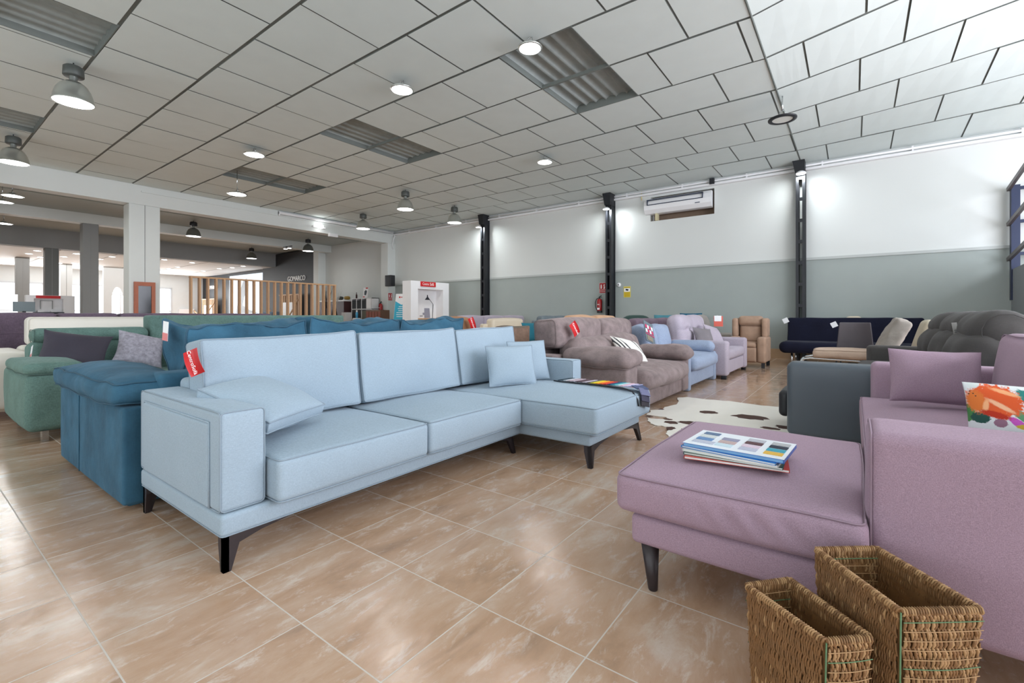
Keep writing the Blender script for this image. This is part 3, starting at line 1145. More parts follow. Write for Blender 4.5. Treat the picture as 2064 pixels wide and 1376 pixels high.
build('chaise_cushion', MB().soft(-.745, .033, 1.675, 2.78, .298, .445, r=.032, n=44, puff=(.02, .012, .028), seams='z+', wr=.005, wf=3, fold=pinkfold), F_pink, S)
build('seat_cushion', MB().soft(.035, .95, 2.03, 4.29, .30, .455, r=.035, n=14, puff=(0, 0, .02), seams='z+'), F_pink, S)
build('arm', MB().soft(.036, 1.15, 1.735, 2.02, .15, .705, r=.035, n=12, puff=(.006, .008, .006), seams='x-', pipe=.0035, wr=.003), F_pink, S)
build('arm', MB().soft(.105, 1.15, 4.30, 4.50, .15, .705, r=.04, n=8), F_pink, S)
build('backrest_frame', MB().soft(.95, 1.18, 1.98, 4.32, .16, .70, r=.04), F_pink, S)
build('back_cushion', MB().soft(.70, .95, 2.04, 3.14, .45, .93, r=.06, n=10, puff=(.05, 0, .02), wr=.012, tilt=7, seams='x-'), F_pink, S)
build('back_cushion', MB().soft(.70, .95, 3.16, 4.25, .45, .93, r=.06, n=10, puff=(.05, 0, .02), wr=.012, tilt=7, seams='x-'), F_pink, S)
for (x, y) in ((-.63, 1.745), (-.63, 2.66), (1.05, 1.85), (1.05, 4.4), (.2, 4.4)):
    b = MB().lathe([(0, 0), (.016, 0), (.018, .004), (.034, .18), (0, .18)], (x, y, 0), 16)
    for v in b.v:
        k = (1 - v.z / .18) * .012
        v.x += k if x < 0 else -k
    build('leg', b, M_leg, S)
p = MB().pillow(.47, .34, .20, frame((.415, 3.96, .66), (.96, .22, -.03), (.02, .20, 1)), wr=.016, seed=11, pinch=.05, n=20)
build('lumbar_cushion', p, F_pink, label='long mauve cushion leaning on the far arm of the mauve sofa', cat='cushion')

# floral cushion


def floral():
    m = bpy.data.materials.new('floral_print')
    m.use_nodes = True
    nt = m.node_tree
    N, L = nt.nodes, nt.links
    b = N['Principled BSDF']
    b.inputs['Roughness'].default_value = .8
    tc = N.new('ShaderNodeTexCoord')
    prev = None

    def blob(cx, cz, sx, sz, rot, col, edge=.12, ns=14, na=.5):
        nonlocal prev
        mp = N.new('ShaderNodeMapping')
        mp.vector_type = 'TEXTURE'
        mp.inputs['Location'].default_value = (cx, cz, 0)
        mp.inputs['Rotation'].default_value = (0, 0, rot)
        mp.inputs['Scale'].default_value = (sx, sz, 1)
        sep = N.new('ShaderNodeSeparateXYZ')
        L.new(tc.outputs['Object'], sep.inputs[0])
        cmb = N.new('ShaderNodeCombineXYZ')
        L.new(sep.outputs[0], cmb.inputs[0])
        L.new(sep.outputs[2], cmb.inputs[1])
        L.new(cmb.outputs[0], mp.inputs[0])
        ln = N.new('ShaderNodeVectorMath')
        ln.operation = 'LENGTH'
        L.new(mp.outputs[0], ln.inputs[0])
        nz = N.new('ShaderNodeTexNoise')
        nz.inputs['Scale'].default_value = ns
        nz.inputs['Detail'].default_value = 3
        L.new(mp.outputs[0], nz.inputs['Vector'])
        nz.inputs['Scale'].default_value = ns / 4
        ad = N.new('ShaderNodeMath')
        ad.operation = 'MULTIPLY_ADD'
        L.new(nz.outputs['Fac'], ad.inputs[0])
        ad.inputs[1].default_value = na
        L.new(ln.outputs['Value'], ad.inputs[2])
        r = N.new('ShaderNodeMapRange')
        r.inputs['From Min'].default_value = 1 + na * .5
        r.inputs['From Max'].default_value = 1 + na * .5 - edge
        L.new(ad.outputs[0], r.inputs[0])
        mx = N.new('ShaderNodeMix')
        mx.data_type = 'RGBA'
        L.new(r.outputs[0], mx.inputs[0])
        if prev is None:
            mx.inputs[6].default_value = rgb(226, 230, 232)
        else:
            L.new(prev, mx.inputs[6])
        mx.inputs[7].default_value = col
        prev = mx.outputs[2]
    G1, G2 = rgb(40, 130, 124), rgb(96, 150, 110)
    blob(-0.1164, 0.2791, 0.0216, 0.0585, .75, G1)
    blob(-0.1332, 0.2271, 0.0144, 0.0585, .95, G2)
    blob(-0.0996, 0.2440, 0.0144, 0.0520, .7, G1)
    blob(-0.2732, 0.2180, 0.0216, 0.0390, -.2, rgb(70, 130, 70))
    blob(-0.2396, 0.2141, 0.0240, 0.0208, .3, rgb(34, 80, 70))
    blob(-0.1556, 0.2115, 0.0120, 0.0286, .9, rgb(205, 90, 195))
    blob(-0.1948, 0.2050, 0.0168, 0.0156, .2, rgb(150, 110, 130))
    blob(-0.1276, 0.2011, 0.0360, 0.0104, 0, rgb(210, 180, 60))
    blob(-0.2060, 0.2791, 0.0696, 0.0546, -.35, rgb(226, 92, 40), .14, 30, .9)
    blob(-0.2508, 0.2700, 0.0264, 0.0468, .2, rgb(224, 120, 50), .3, 30, .8)
    blob(-0.1948, 0.2635, 0.0456, 0.0091, -.55, rgb(248, 190, 150), .4, 24, .8)
    blob(-0.1836, 0.3090, 0.0432, 0.0078, -.3, rgb(248, 176, 126), .4, 24, .8)
    blob(-0.2284, 0.2570, 0.0084, 0.0286, -.1, rgb(246, 180, 130), .4, 24, .8)
    blob(-0.2060, 0.2310, 0.0408, 0.0130, -.2, rgb(190, 48, 20), .3, 30, .8)
    blob(-0.2586, 0.3285, 0.0168, 0.0156, .2, rgb(220, 226, 226), .2, 20, .4)
    for (cx_, cz_) in ((-.266, .303), (-.258, .296), (-.268, .293), (-.252, .288)):
        blob(cx_, cz_, .0022, .0022, 0, rgb(20, 40, 50), .3, 4, .1)
    L.new(prev, b.inputs['Base Color'])
    return m


p = MB().pillow(.56, .36, .16, frame((.60, 2.30, .64), (.97, -.12, .02), (.02, -.16, .98)), wr=.010, seed=31, pinch=.05, n=20)
for v in p.v:
    v.z = max(v.z, .478)
build('floral_cushion', p, floral(), label='white cushion with orange and green flowers behind the near arm of the mauve sofa', cat='cushion')

# ================================================================ ROW OF SOFAS FACING THE AISLE (+X)
# ---- taupe two-seat recliner sofa
S = thing('recliner_sofa', 'taupe brown plush sofa with puffy rolled arms behind the chaise', 'sofa', (-2.3, 5.5, 0))
build('base', MB().soft(-2.95, -1.82, 4.70, 6.28, .05, .27, r=.03, n=8), F_brown, S)
build('arm', MB().soft(-2.95, -1.84, 4.45, 4.74, .05, .52, r=.03, n=8, wr=.004), F_brown, S)
build('arm', MB().soft(-2.95, -1.80, 6.22, 6.48, .05, .50, r=.03, n=8), F_brown, S)
build('arm_pad', MB().soft(-2.60, -1.80, 4.40, 4.82, .50, .68, r=.085, n=14, puff=(.02, .03, .04), wr=.02, wf=5, seams='z-', seed=5), F_brown, S)
build('arm_pad', MB().soft(-2.45, -1.72, 6.12, 6.46, .47, .645, r=.085, n=14, puff=(.02, .02, .025), wr=.02, wf=6, seed=8), F_brown, S)
build('seat_cushion', MB().soft(-2.6, -1.72, 4.76, 6.24, .24, .45, r=.08, n=16, puff=(.05, 0, .05), wr=.02, wf=4, seed=12), F_brown, S)
build('lower_back_cushion', MB().soft(-2.72, -2.42, 4.62, 6.42, .42, .78, r=.10, n=16, puff=(.07, .02, .03), wr=.025, wf=4, tilt=-10, seed=2), F_brown, S)
build('headrest', MB().soft(-2.98, -2.66, 4.45, 5.62, .68, 1.01, r=.065, n=12, puff=(.05, .0, .02), wr=.012, tilt=-4, seams='y-'), F_brown, S)
build('headrest', MB().soft(-2.98, -2.66, 5.63, 6.66, .68, 1.00, r=.09, n=12, puff=(.05, .0, .02), wr=.012, tilt=-4), F_brown, S)
build('backrest_frame', MB().soft(-3.05, -2.90, 4.5, 6.5, .1, .72, r=.04), F_brown, S)
build('side_shelf', MB().soft(-2.98, -2.6, 4.25, 4.5, .46, .62, r=.03), F_brown, S)


def geo_pillow_mat():
    m = bpy.data.materials.new('black_and_white_print')
    m.use_nodes = True
    nt = m.node_tree
    N, L = nt.nodes, nt.links
    b = N['Principled BSDF']
    b.inputs['Roughness'].default_value = .85
    tc = N.new('ShaderNodeTexCoord')
    sep = N.new('ShaderNodeSeparateXYZ')
    L.new(tc.outputs['Object'], sep.inputs[0])
    wv = N.new('ShaderNodeTexWave')
    wv.wave_type = 'BANDS'
    wv.bands_direction = 'DIAGONAL'
    wv.inputs['Scale'].default_value = 9
    wv.inputs['Distortion'].default_value = 2
    L.new(tc.outputs['Object'], wv.inputs['Vector'])
    st = N.new('ShaderNodeMath')
    st.operation = 'GREATER_THAN'
    st.inputs[1].default_value = .62
    L.new(wv.outputs['Fac'], st.inputs[0])
    ab = N.new('ShaderNodeMath')
    ab.operation = 'ABSOLUTE'
    L.new(sep.outputs[1], ab.inputs[0])
    gt = N.new('ShaderNodeMath')
    gt.operation = 'GREATER_THAN'
    gt.inputs[1].default_value = .07
    L.new(ab.outputs[0], gt.inputs[0])
    mu = N.new('ShaderNodeMath')
    mu.operation = 'MULTIPLY'
    L.new(st.outputs[0], mu.inputs[0])
    L.new(gt.outputs[0], mu.inputs[1])
    mx = N.new('ShaderNodeMix')
    mx.data_type = 'RGBA'
    L.new(mu.outputs[0], mx.inputs[0])
    mx.inputs[6].default_value = rgb(222, 218, 212)
    mx.inputs[7].default_value = rgb(46, 44, 50)
    L.new(mx.outputs[2], b.inputs['Base Color'])
    return m


p = MB().pillow(.44, .42, .16, frame((-2.20, 5.40, .615), (.45, .80, -.22), (-.62, .28, .62)), wr=.008, seed=14, pinch=.08)
build('printed_cushion', p, geo_pillow_mat(), label='white cushion with black geometric print on the taupe brown sofa', cat='cushion')

# ---- pale denim blue sofa bed
S = thing('sofa_bed', 'pale blue sofa bed between the taupe brown sofa and the lilac sofa', 'sofa', (-2.3, 7.3, 0))
build('base', MB().soft(-2.75, -1.84, 6.66, 8.08, .06, .27, r=.02), F_sky, S)
build('arm', MB().soft(-2.80, -1.82, 6.56, 6.68, .0, .47, r=.03), F_sky, S)
build('arm', MB().soft(-2.80, -1.82, 8.02, 8.14, .0, .47, r=.03), F_sky, S)
build('seat_cushion', MB().soft(-2.6, -1.76, 6.69, 8.01, .27, .455, r=.06, n=12, puff=(.03, 0, .04), wr=.012), F_sky, S)
for a, b_ in ((6.72, 7.36), (7.37, 8.02)):
    build('back_cushion', MB().soft(-2.72, -2.48, a, b_, .44, .90, r=.08, n=12, puff=(.06, 0, .02), wr=.018, wf=5, tilt=-12), F_sky, S)
build('bolster', MB().soft(-2.50, -1.80, 7.80, 8.02, .46, .64, r=.09, n=10, puff=(0, 0, .01), wr=.008), F_sky, S)
build('bolster', MB().soft(-2.50, -1.86, 6.70, 6.88, .46, .60, r=.08, n=10, wr=.008), F_sky, S)
# fabric swatch book hanging on it
b = MB().soft(-.12, .12, -.17, .17, 0, .012, r=.005, n=3)
b.xf(frame((-2.42, 6.66, .80), (.25, .9, -.35), (-.3, .35, .85)))
t = build('swatch_card', b, mat('swatch_card_grey', rgb(96, 108, 116), .6), label='fabric sample card with white squares hanging at the side of the pale blue sofa', cat='fabric sample')
b = MB()
for i in range(4):
    for j in range(2):
        b.mi = (i + j) % 2
        b.box(-.10 + i * .05, -.06 + i * .05, -.02 + j * .07, .035 + j * .07, .013, .017)
b.mi = 1
b.box(-.11, .11, -.055, -.04, .013, .017)
b.mi = 2
b.box(-.09, .05, -.15, -.07, .013, .017)
b.xf(frame((-2.42, 6.66, .80), (.25, .9, -.35), (-.3, .35, .85)))
build('samples', b, [M_white, mat('magenta_print', rgb(190, 40, 90), .5), mat('olive_sample', rgb(128, 118, 100), .7)], t)

# ---- lilac tufted sofa
S = thing('tufted_sofa', 'lilac sofa with high buttoned back cushions', 'sofa', (-2.2, 9, 0))
build('base', MB().soft(-2.55, -1.70, 8.36, 9.78, .07, .29, r=.02), F_lilac, S)
build('arm', MB().soft(-2.62, -1.66, 8.17, 8.38, .05, .63, r=.05, n=8), F_lilac, S)
build('arm', MB().soft(-2.62, -1.66, 9.76, 9.96, .05, .63, r=.05, n=8), F_lilac, S)
build('seat_cushion', MB().soft(-2.5, -1.68, 8.39, 9.75, .30, .47, r=.05, n=10, puff=(.02, 0, .02), wr=.006), F_lilac, S)
for a, b_ in ((8.25, 9.02), (9.03, 9.85)):
    def tuft(u):
        k = 0
        for ty in (-.35, .35):
            k += math.exp(-((u[1] - ty) ** 2 + (u[2] - .1) ** 2) / .03)
        k += .7 * math.exp(-((u[2] - .1) ** 2) / .01)
        return Vector((-.045 * k * max(0, u[0]), 0, 0))
    build('back_cushion', MB().soft(-2.62, -2.38, a, b_, .46, 1.05, r=.09, n=16, puff=(.07, 0, .03), wr=.012, tilt=-8, fold=tuft), F_lilac, S)
for x, y in ((-1.72, 8.22), (-1.72, 9.90), (-2.55, 8.22), (-2.55, 9.9)):
    build('foot', MB().soft(x - .04, x + .04, y - .04, y + .04, 0, .055, r=.008, n=2), M_black, S)
p = MB().pillow(.42, .38, .14, frame((-2.16, 8.72, .66), (.5, .8, -.1), (-.4, .1, .8)), wr=.008, seed=24, pinch=.09)
build('scatter_cushion', p, fabric('mid_grey_cotton', rgb(126, 120, 124), weave=.03), label='mid grey pointed cushion on the lilac sofa', cat='cushion')
p = MB().pillow(.44, .42, .14, frame((-2.12, 9.30, .68), (.35, .85, -.2), (-.5, .1, .8)), wr=.008, seed=26, pinch=.08)
build('scatter_cushion', p, F_lilac, label='lilac cushion right of the mid grey one on the lilac sofa', cat='cushion')

# ---- beige wing recliner, faces -Y
S = thing('wing_chair', 'beige suede wing recliner standing alone against the grey wall', 'armchair', (-1.75, 10.8, 0))
build('base', MB().soft(-1.93, -1.56, 10.38, 11.1, .10, .42, r=.03), F_beige, S)
build('arm', MB().soft(-2.08, -1.93, 10.35, 11.1, .10, .62, r=.05, n=8), F_beige, S)
build('arm', MB().soft(-1.56, -1.40, 10.35, 11.1, .10, .62, r=.05, n=8), F_beige, S)
build('seat_cushion', MB().soft(-1.92, -1.57, 10.36, 10.95, .40, .50, r=.04, puff=(0, .01, .02)), F_beige, S)
build('footrest', MB().soft(-1.92, -1.57, 10.33, 10.40, .12, .40, r=.03, puff=(0, .015, 0)), F_beige, S)
build('back_cushion', MB().soft(-1.95, -1.54, 10.78, 11.0, .48, .86, r=.06, n=8, puff=(0, .03, 0)), F_beige, S)
build('headrest', MB().soft(-1.97, -1.52, 10.74, 11.02, .84, 1.045, r=.07, n=8, puff=(0, .03, 0), seams='z-', pipe=.006), F_beige, S)
build('wing', MB().soft(-2.08, -1.97, 10.66, 11.05, .60, 1.0, r=.05, n=8), F_beige, S)
build('wing', MB().soft(-1.52, -1.41, 10.66, 11.05, .60, 1.0, r=.05, n=8), F_beige, S)
for x in (-2.04, -1.45):
    for y in (10.40, 11.05):
        build('foot', MB().box(x - .03, x + .03, y - .03, y + .03, 0, .10), M_black, S)

# ================================================================ SECOND ROW AND ITEMS BEHIND (seen above the sofas in front)


def back_sofa(name, label, x, y0, y1, h, m, n=2, face=1, seat=True, group=None, d=.85, arms=True, wr=.01, puff=.02, hr=False):
    """sofa facing +X (face 1) or -X (face -1); x is the outer plane of its back"""
    S = thing(name, label, 'sofa', (x + face * d / 2, (y0 + y1) / 2, 0), 0 if face > 0 else math.pi, group)
    W, D = (y1 - y0) / 2, d
    aw = .16 if arms else 0

    def sb(nm, xa, xb, ya, yb, za, zb, **k):
        build(nm, MB().soft(xa - D / 2, xb - D / 2, ya, yb, za, zb, **k), m, S, local=True)
    sb('base', .05, D, -W + aw, W - aw, .08, .40, r=.03, n=4)
    if arms:
        sb('arm', .0, D, -W, -W + aw, .05, .60, r=.05, n=4)
        sb('arm', .0, D, W - aw, W, .05, .60, r=.05, n=4)
    sb('backrest_frame', .0, .14, -W + .02, W - .02, .1, h - .12, r=.04, n=4)
    w = (2 * W - 2 * aw) / n if not hr else 2 * W / n
    for i in range(n):
        ya = (-W + aw if not hr else -W) + i * w
        sb('seat_cushion', .18, D - .02, ya + .005 + (aw if hr and i == 0 else 0), ya + w - .005 - (aw if hr and i == n - 1 else 0), .38, .47, r=.04, n=4)
        sb('back_cushion', .06, .30, ya + .004, ya + w - .004, .46, h, r=.07, n=8, puff=(puff, 0, .02), wr=wr)
    return S


def red_tag(c, xd, yd, lab, w=.11, h=.19, bend=.012):
    b = MB()
    n = 6
    vs = []
    for s_ in (0, .002):
        for i in range(n + 1):
            v = -h / 2 + h * i / n
            z = bend * math.sin(math.pi * i / n) + s_
            vs += [(-w / 2, v, z), (w / 2, v, z)]
    fs = []
    k = 2 * (n + 1)
    for i in range(n):
        q = [2 * i, 2 * i + 1, 2 * i + 3, 2 * i + 2]
        fs += [[a + k for a in q], q[::-1]]
    for i in range(n):
        fs += [[2 * i, 2 * i + 2, k + 2 * i + 2, k + 2 * i], [2 * i + 1, k + 2 * i + 1, k + 2 * i + 3, 2 * i + 3]]
    b.add(vs, fs, True)
    M = frame(c, xd, yd)
    o = build('price_tag', b.xf(M), M_red, label=lab, cat='tag', group='red shop tags on sofas')
    M2 = M @ Matrix.Translation((-.0, 0, bend + .0035)) @ Matrix.Rotation(R(-90), 4, 'Z')
    text('CentroSofá', h * .21, M2, M_whitetxt, o, .0005)
    return o


S = back_sofa('camel_sofa', 'camel brown suede sofa with a red tag behind the blue velvet sofa', -5.45, 5.1, 6.0, 1.02, fabric('camel_suede', rgb(150, 112, 84), weave=.04), 1, 1, d=.85, puff=.05)
S = back_sofa('cream_sofa', 'cream leather sofa behind the tree trunk table', -7.0, 8.16, 9.72, .98, F_cream, 1, 1)
S = back_sofa('three_seat_sofa', 'pale lilac sofa with three back cushions in the far row', -9.2, 9.6, 12.75, 1.045, F_lilac, 3, 1, arms=True, hr=True, puff=.04)
S = back_sofa('corner_grey_sofa', 'blue grey sofa at the far wall left of the taupe brown sofa', -7.2, 10.6, 12.4, 1.035, fabric('blue_grey_cloth', rgb(112, 122, 128), weave=.04), 2, 1)
S = back_sofa('tan_sofa', 'tan sofa whose rounded back shows just above the taupe brown sofa', -3.35, 6.06, 7.95, 1.045, fabric('tan_cloth', rgb(186, 148, 118), weave=.04), 2, -1, d=.85)
S = back_sofa('mulberry_sofa', 'dusty mulberry sofa back behind the pale blue sofa bed', -3.15, 8.1, 10.75, .985, fabric('mulberry_cloth', rgb(118, 100, 112), weave=.08), 2, -1, d=.8)
p = MB().pillow(.66, .42, .16, frame((-5.6, 8.35, .70), (.1, .95, 0), (-.3, .1, .95)), seed=3)
build('scatter_cushion', p, fabric('teal_cotton', rgb(40, 106, 122), weave=.03), label='teal blue cushion left of the taupe brown sofa', cat='cushion')
S = thing('ottoman_bench', 'low beige bench under the teal cushion left of the taupe brown sofa', 'bench', (-5.5, 8.35, 0))
build('seat', MB().soft(-5.85, -5.0, 8.12, 9.3, .12, .50, r=.05), F_beige, S)
build('foot', MB().box(-5.8, -5.74, 8.2, 8.26, 0, .13).box(-5.1, -5.04, 8.2, 8.26, 0, .13).box(-5.8, -5.74, 9.1, 9.16, 0, .13).box(-5.1, -5.04, 9.1, 9.16, 0, .13), M_black, S)

# tree trunk table
rnd = random.Random(5)
b = MB()
n = 40
prof = [(.0, 0), (.255, 0), (.25, .3), (.245, .6), (.25, .875), (.24, .885), (.0, .886)]
off = [rnd.uniform(-.008, .008) for _ in range(n)]
for r, z in prof:
    for j in range(n):
        a = 2 * math.pi * j / n
        rr = r * (1 + (off[j] if r > .1 else 0) * 4)
        b.v.append(Vector((-4.25 + rr * 1.08 * math.cos(a), 5.74 + rr * 1.08 * math.sin(a), z + (.012 * math.sin(3 * a) if r > .1 and z > .5 else 0))))
for i in range(len(prof) - 1):
    for j in range(n):
        b.f.append([i * n + j, i * n + (j + 1) % n, (i + 1) * n + (j + 1) % n, (i + 1) * n + j])
        b.m.append(0 if i < 4 else 1)
        b.sm.append(False)
build('tree_trunk_table', b, [mat('split_bark', rgb(138, 112, 96), .8, var=.4, vscale=25), mat('sawn_wood_top', rgb(104, 88, 74), .6, var=.2, vscale=12)], label='round tree trunk table behind the loose cushions of the light blue sofa', cat='table')

# green chair, teal and navy cushions near the wall
S = thing('green_chair', 'dark green rounded chair back near the wall right of the fire extinguisher', 'chair', (-4.5, 11.45, 0), R(40))
b = MB().soft(-.38, .38, -.06, .06, .55, 1.07, r=.055, n=8, fold=lambda u: Vector((0, 0, -.12 * max(0, u[2]) * abs(u[0]) ** 4)))
build('backrest', b, mat('dark_green_velvet', rgb(24, 58, 50), .7, sheen=.4), S, True)
build('seat', MB().soft(-.32, .32, -.55, .0, .42, .50, r=.035), mat('dark_green_velvet', rgb(24, 58, 50), .7), S, True)
for x in (-.28, .28):
    for y in (-.5, .0):
        build('leg', MB().lathe([(.01, 0), (.02, .43)], (x, y, 0), 10), M_black, S, True)
S = thing('display_bench', 'low dark bench carrying cushions along the grey back wall', 'bench', (-3.5, 12.1, 0))
build('seat', MB().soft(-4.2, -3.05, 12.0, 12.5, .30, .74, r=.05), F_navy, S)
build('foot', MB().box(-4.1, -4.0, 11.9, 12.0, 0, .32).box(-3.1, -3.0, 11.9, 12.0, 0, .32), M_black, S)
p = MB().pillow(.62, .34, .14, frame((-4.0, 12.2, .905), (1, 0, 0), (0, .2, 1)), seed=6, pinch=.05)
build('scatter_cushion', p, fabric('turquoise_cotton', rgb(84, 142, 156), weave=.03), label='turquoise cushion standing by the grey wall left of the lilac sofa', cat='cushion')
p = MB().pillow(.56, .38, .14, frame((-3.35, 12.2, .93), (1, 0, 0), (0, .2, 1)), seed=7, pinch=.05)
build('scatter_cushion', p, fabric('petrol_cotton', rgb(40, 96, 122), weave=.03), label='petrol blue cushion showing above the lilac sofa', cat='cushion')
# beige recliner at the wall
S = thing('reclining_chair', 'pale beige recliner half hidden between the lilac sofa and the wing recliner', 'armchair', (-2.6, 11.7, 0))
build('seat', MB().soft(-2.9, -2.2, 11.35, 11.95, .15, .50, r=.06), fabric('pale_taupe', rgb(158, 152, 146), weave=.04), S)
build('back_cushion', MB().soft(-2.95, -2.72, 11.3, 11.95, .45, 1.07, r=.09, n=10, puff=(.05, 0, .02), tilt=-14, wr=.01), fabric('pale_taupe', rgb(158, 152, 146)), S)
build('arm', MB().soft(-2.95, -2.2, 11.22, 11.36, .1, .64, r=.05), fabric('pale_taupe', rgb(158, 152, 146)), S)
build('arm', MB().soft(-2.95, -2.2, 11.95, 12.09, .1, .64, r=.05), fabric('pale_taupe', rgb(158, 152, 146)), S)
b = MB().box(-.09, .09, -.11, .11, 0, .003).xf(frame((-2.32, 10.55, .93), (.9, .35, 0), (0, .1, 1)))
t = build('price_tag', b, mat('coral_card', rgb(214, 96, 80), .6), label='coral tag with a white label beside the lilac sofa back', cat='tag')
build('label', MB().box(-.08, .06, .0, .12, .0035, .006).xf(frame((-2.32, 10.55, .93), (.9, .35, 0), (0, .1, 1))), M_white, t)
build('cord', MB().tube([(-2.32, 10.57, 1.04), (-2.38, 10.7, 1.06), (-2.60, 11.25, .98)], .003, 5), M_white, t)

red_tag((-2.665, .915, .815), (.72, .50, .36), (-.50, -.25, .85), 'red tag on the left end of the light blue sofa', w=.075, h=.13)
red_tag((-5.00, 5.66, .925), (.2, .9, .35), (-.1, -.35, .9), 'red tag hanging on the camel brown sofa')
red_tag((-2.56, 4.66, .90), (.2, .8, .55), (-.15, -.6, .8), 'red tag hanging on the headrest of the taupe brown sofa', w=.11, h=.16)
# white and rose tags
for c_, xd, yd, lb, w_, h_ in (((-3.42, 1.02, .955), (.8, .2, -.12), (.15, 0, .95), 'white and rose tag on the left end of the blue velvet sofa', .05, .12),
                           ((-6.22, .80, .70), (.55, .1, .3), (-.5, .1, .6), 'white and rose tag at the left end of the green sofa', .04, .15)):
    M = frame(c_, xd, yd)
    t = build('price_tag', MB().box(-w_ / 2, w_ / 2, -h_ / 2, h_ / 2, 0, .002).xf(M), M_white, label=lb, cat='tag')
    build('print', MB().box(-w_ / 2, w_ / 2, -h_ / 2, -h_ * .1, .0025, .0035).xf(M).box(-w_ / 2, w_ / 2, -h_ / 2, -h_ * .1, -.001, -.0004).xf(M, 8), mat('rose_print', rgb(220, 130, 130), .6), t)

# ================================================================ RIGHT SIDE BACKGROUND
S = thing('recliner_row_sofa', 'dark grey recliner sofa with rounded headrests behind the mauve sofa', 'sofa', (.5, 6, 0))
build('arm', MB().soft(-.46, 1.05, 4.56, 4.80, .03, .655, r=.05, n=10), M_leath, S)
build('base', MB().soft(.05, 1.35, 4.8, 7.6, .06, .36, r=.04), F_grey, S)
build('seat_cushion', MB().soft(-.30, .7, 4.82, 6.2, .34, .47, r=.06, n=8, puff=(.02, 0, .03), wr=.01), F_grey, S)
build('seat_cushion', MB().soft(.05, .7, 6.22, 7.6, .34, .47, r=.06, n=8, puff=(.02, 0, .03), wr=.01), F_grey, S)
build('arm', MB().soft(.14, 1.05, 7.62, 7.85, .03, .66, r=.05, n=8), F_grey, S)
for a, b_ in ((4.80, 5.72), (5.74, 6.66), (6.68, 7.60)):
    build('back_cushion', MB().soft(.62, 1.05, a, b_, .52, .90, r=.12, n=12, puff=(.06, 0, .04), wr=.02, wf=5, tilt=14), F_grey, S)
    build('headrest', MB().soft(.74, 1.06, a + .015, b_ - .015, .78, 1.075, r=.135, n=10, puff=(.03, 0, .015), wr=.015, seams='y-'), F_grey, S)
build('backrest_frame', MB().soft(1.06, 1.25, 4.6, 7.8, .1, .84, r=.05), F_grey, S)
M = frame((.735, 5.70, .93), (-.1, .25, .9), (-.9, -.1, 0))
t = build('care_strap', MB().box(-.06, .06, -.018, .018, 0, .004).xf(M), mat('strap_grey', rgb(150, 146, 142), .6), label='pale strap with dark lettering on a headrest of the dark grey recliner sofa', cat='label')
b = MB()
for k in range(6):
    b.box(-.052 + k * .009, -.048 + k * .009, -.012, .010 - .004 * (k % 2), .0042, .005)
build('print', b.xf(M), M_black, t)

# lounge chair with chrome frame
F_lounge = fabric('sand_cotton', rgb(188, 164, 146), var=.06, weave=.05, wrinkle=.3)
F_ruched = fabric('ruched_putty_cotton', rgb(150, 142, 134), var=.06, weave=.05, wrinkle=1.2, blot=8)
S = thing('lounge_chair', 'sand coloured lounge chair with ruched back cushion and chrome frame', 'lounge chair', (0, 8.4, 0))
build('seat_cushion', MB().soft(-.48, .26, 8.1, 8.75, .43, .555, r=.05, n=10, puff=(.01, 0, .02), wr=.008, seams='z+'), F_lounge, S)
build('back_cushion', MB().soft(.22, .40, 8.05, 8.75, .50, 1.05, r=.045, n=18, puff=(.03, 0, .01), wr=.014, wf=11, tilt=27), F_ruched, S)
for y in (8.16, 8.70):
    build('frame', MB().tube([(-.78, y - .1, .02), (-.70, y - .05, .22), (-.62, y, .40), (-.52, y, .42), (.30, y, .40), (.62, y, .92)], .016, 8), M_chrome, S)
build('crossbar', MB().tube([(-.62, 8.16, .40), (-.62, 8.70, .40)], .014), M_chrome, S)
build('crossbar', MB().tube([(.3, 8.16, .40), (.3, 8.70, .40)], .014), M_chrome, S)
build('leg', MB().tube([(.3, 8.16, .4), (.42, 8.16, .0)], .014), M_chrome, S)
build('leg', MB().tube([(.3, 8.70, .4), (.42, 8.70, .0)], .014), M_chrome, S)
S = thing('swivel_lounge_chair', 'cream shell chair back standing right of the ruched lounge chair', 'chair', (.8, 9.2, 0))
build('backrest', MB().soft(.70, .86, 8.95, 9.6, .45, 1.0, r=.075, n=10, tilt=16, puff=(.02, 0, .01)), fabric('cream_bouclé', rgb(190, 180, 160), weave=.06), S)
build('seat', MB().soft(.15, .85, 8.98, 9.58, .40, .50, r=.04), fabric('sand_cotton', rgb(188, 164, 146)), S)
build('leg', MB().lathe([(.26, 0), (.26, .02), (.03, .03), (.03, .40)], (.5, 9.28, 0)), M_chrome, S)
# dining chair shell
S = thing('dining_chair', 'brown grey dining chair with a tapered upholstered back', 'chair', (.0, 10.0, 0), R(-8))
b = MB().soft(-.27, .27, .17, .22, .45, .93, r=.02, n=8, fold=lambda u: Vector((-u[0] * .045 * (1 + u[2]) * .5 - .0, .05 * u[0] ** 2 * -1, 0)))
build('backrest', b, mat('brown_grey_leather', rgb(72, 66, 70), .55, var=.05), S, True)
build('seat', MB().soft(-.25, .25, -.28, .2, .42, .48, r=.025), mat('brown_grey_leather', rgb(72, 66, 70), .55), S, True)
for x in (-.2, .2):
    for y in (-.22, .16):
        build('leg', MB().tube([(x, y, .43), (x * 1.1, y * 1.1, 0)], .012), M_black, S, True)
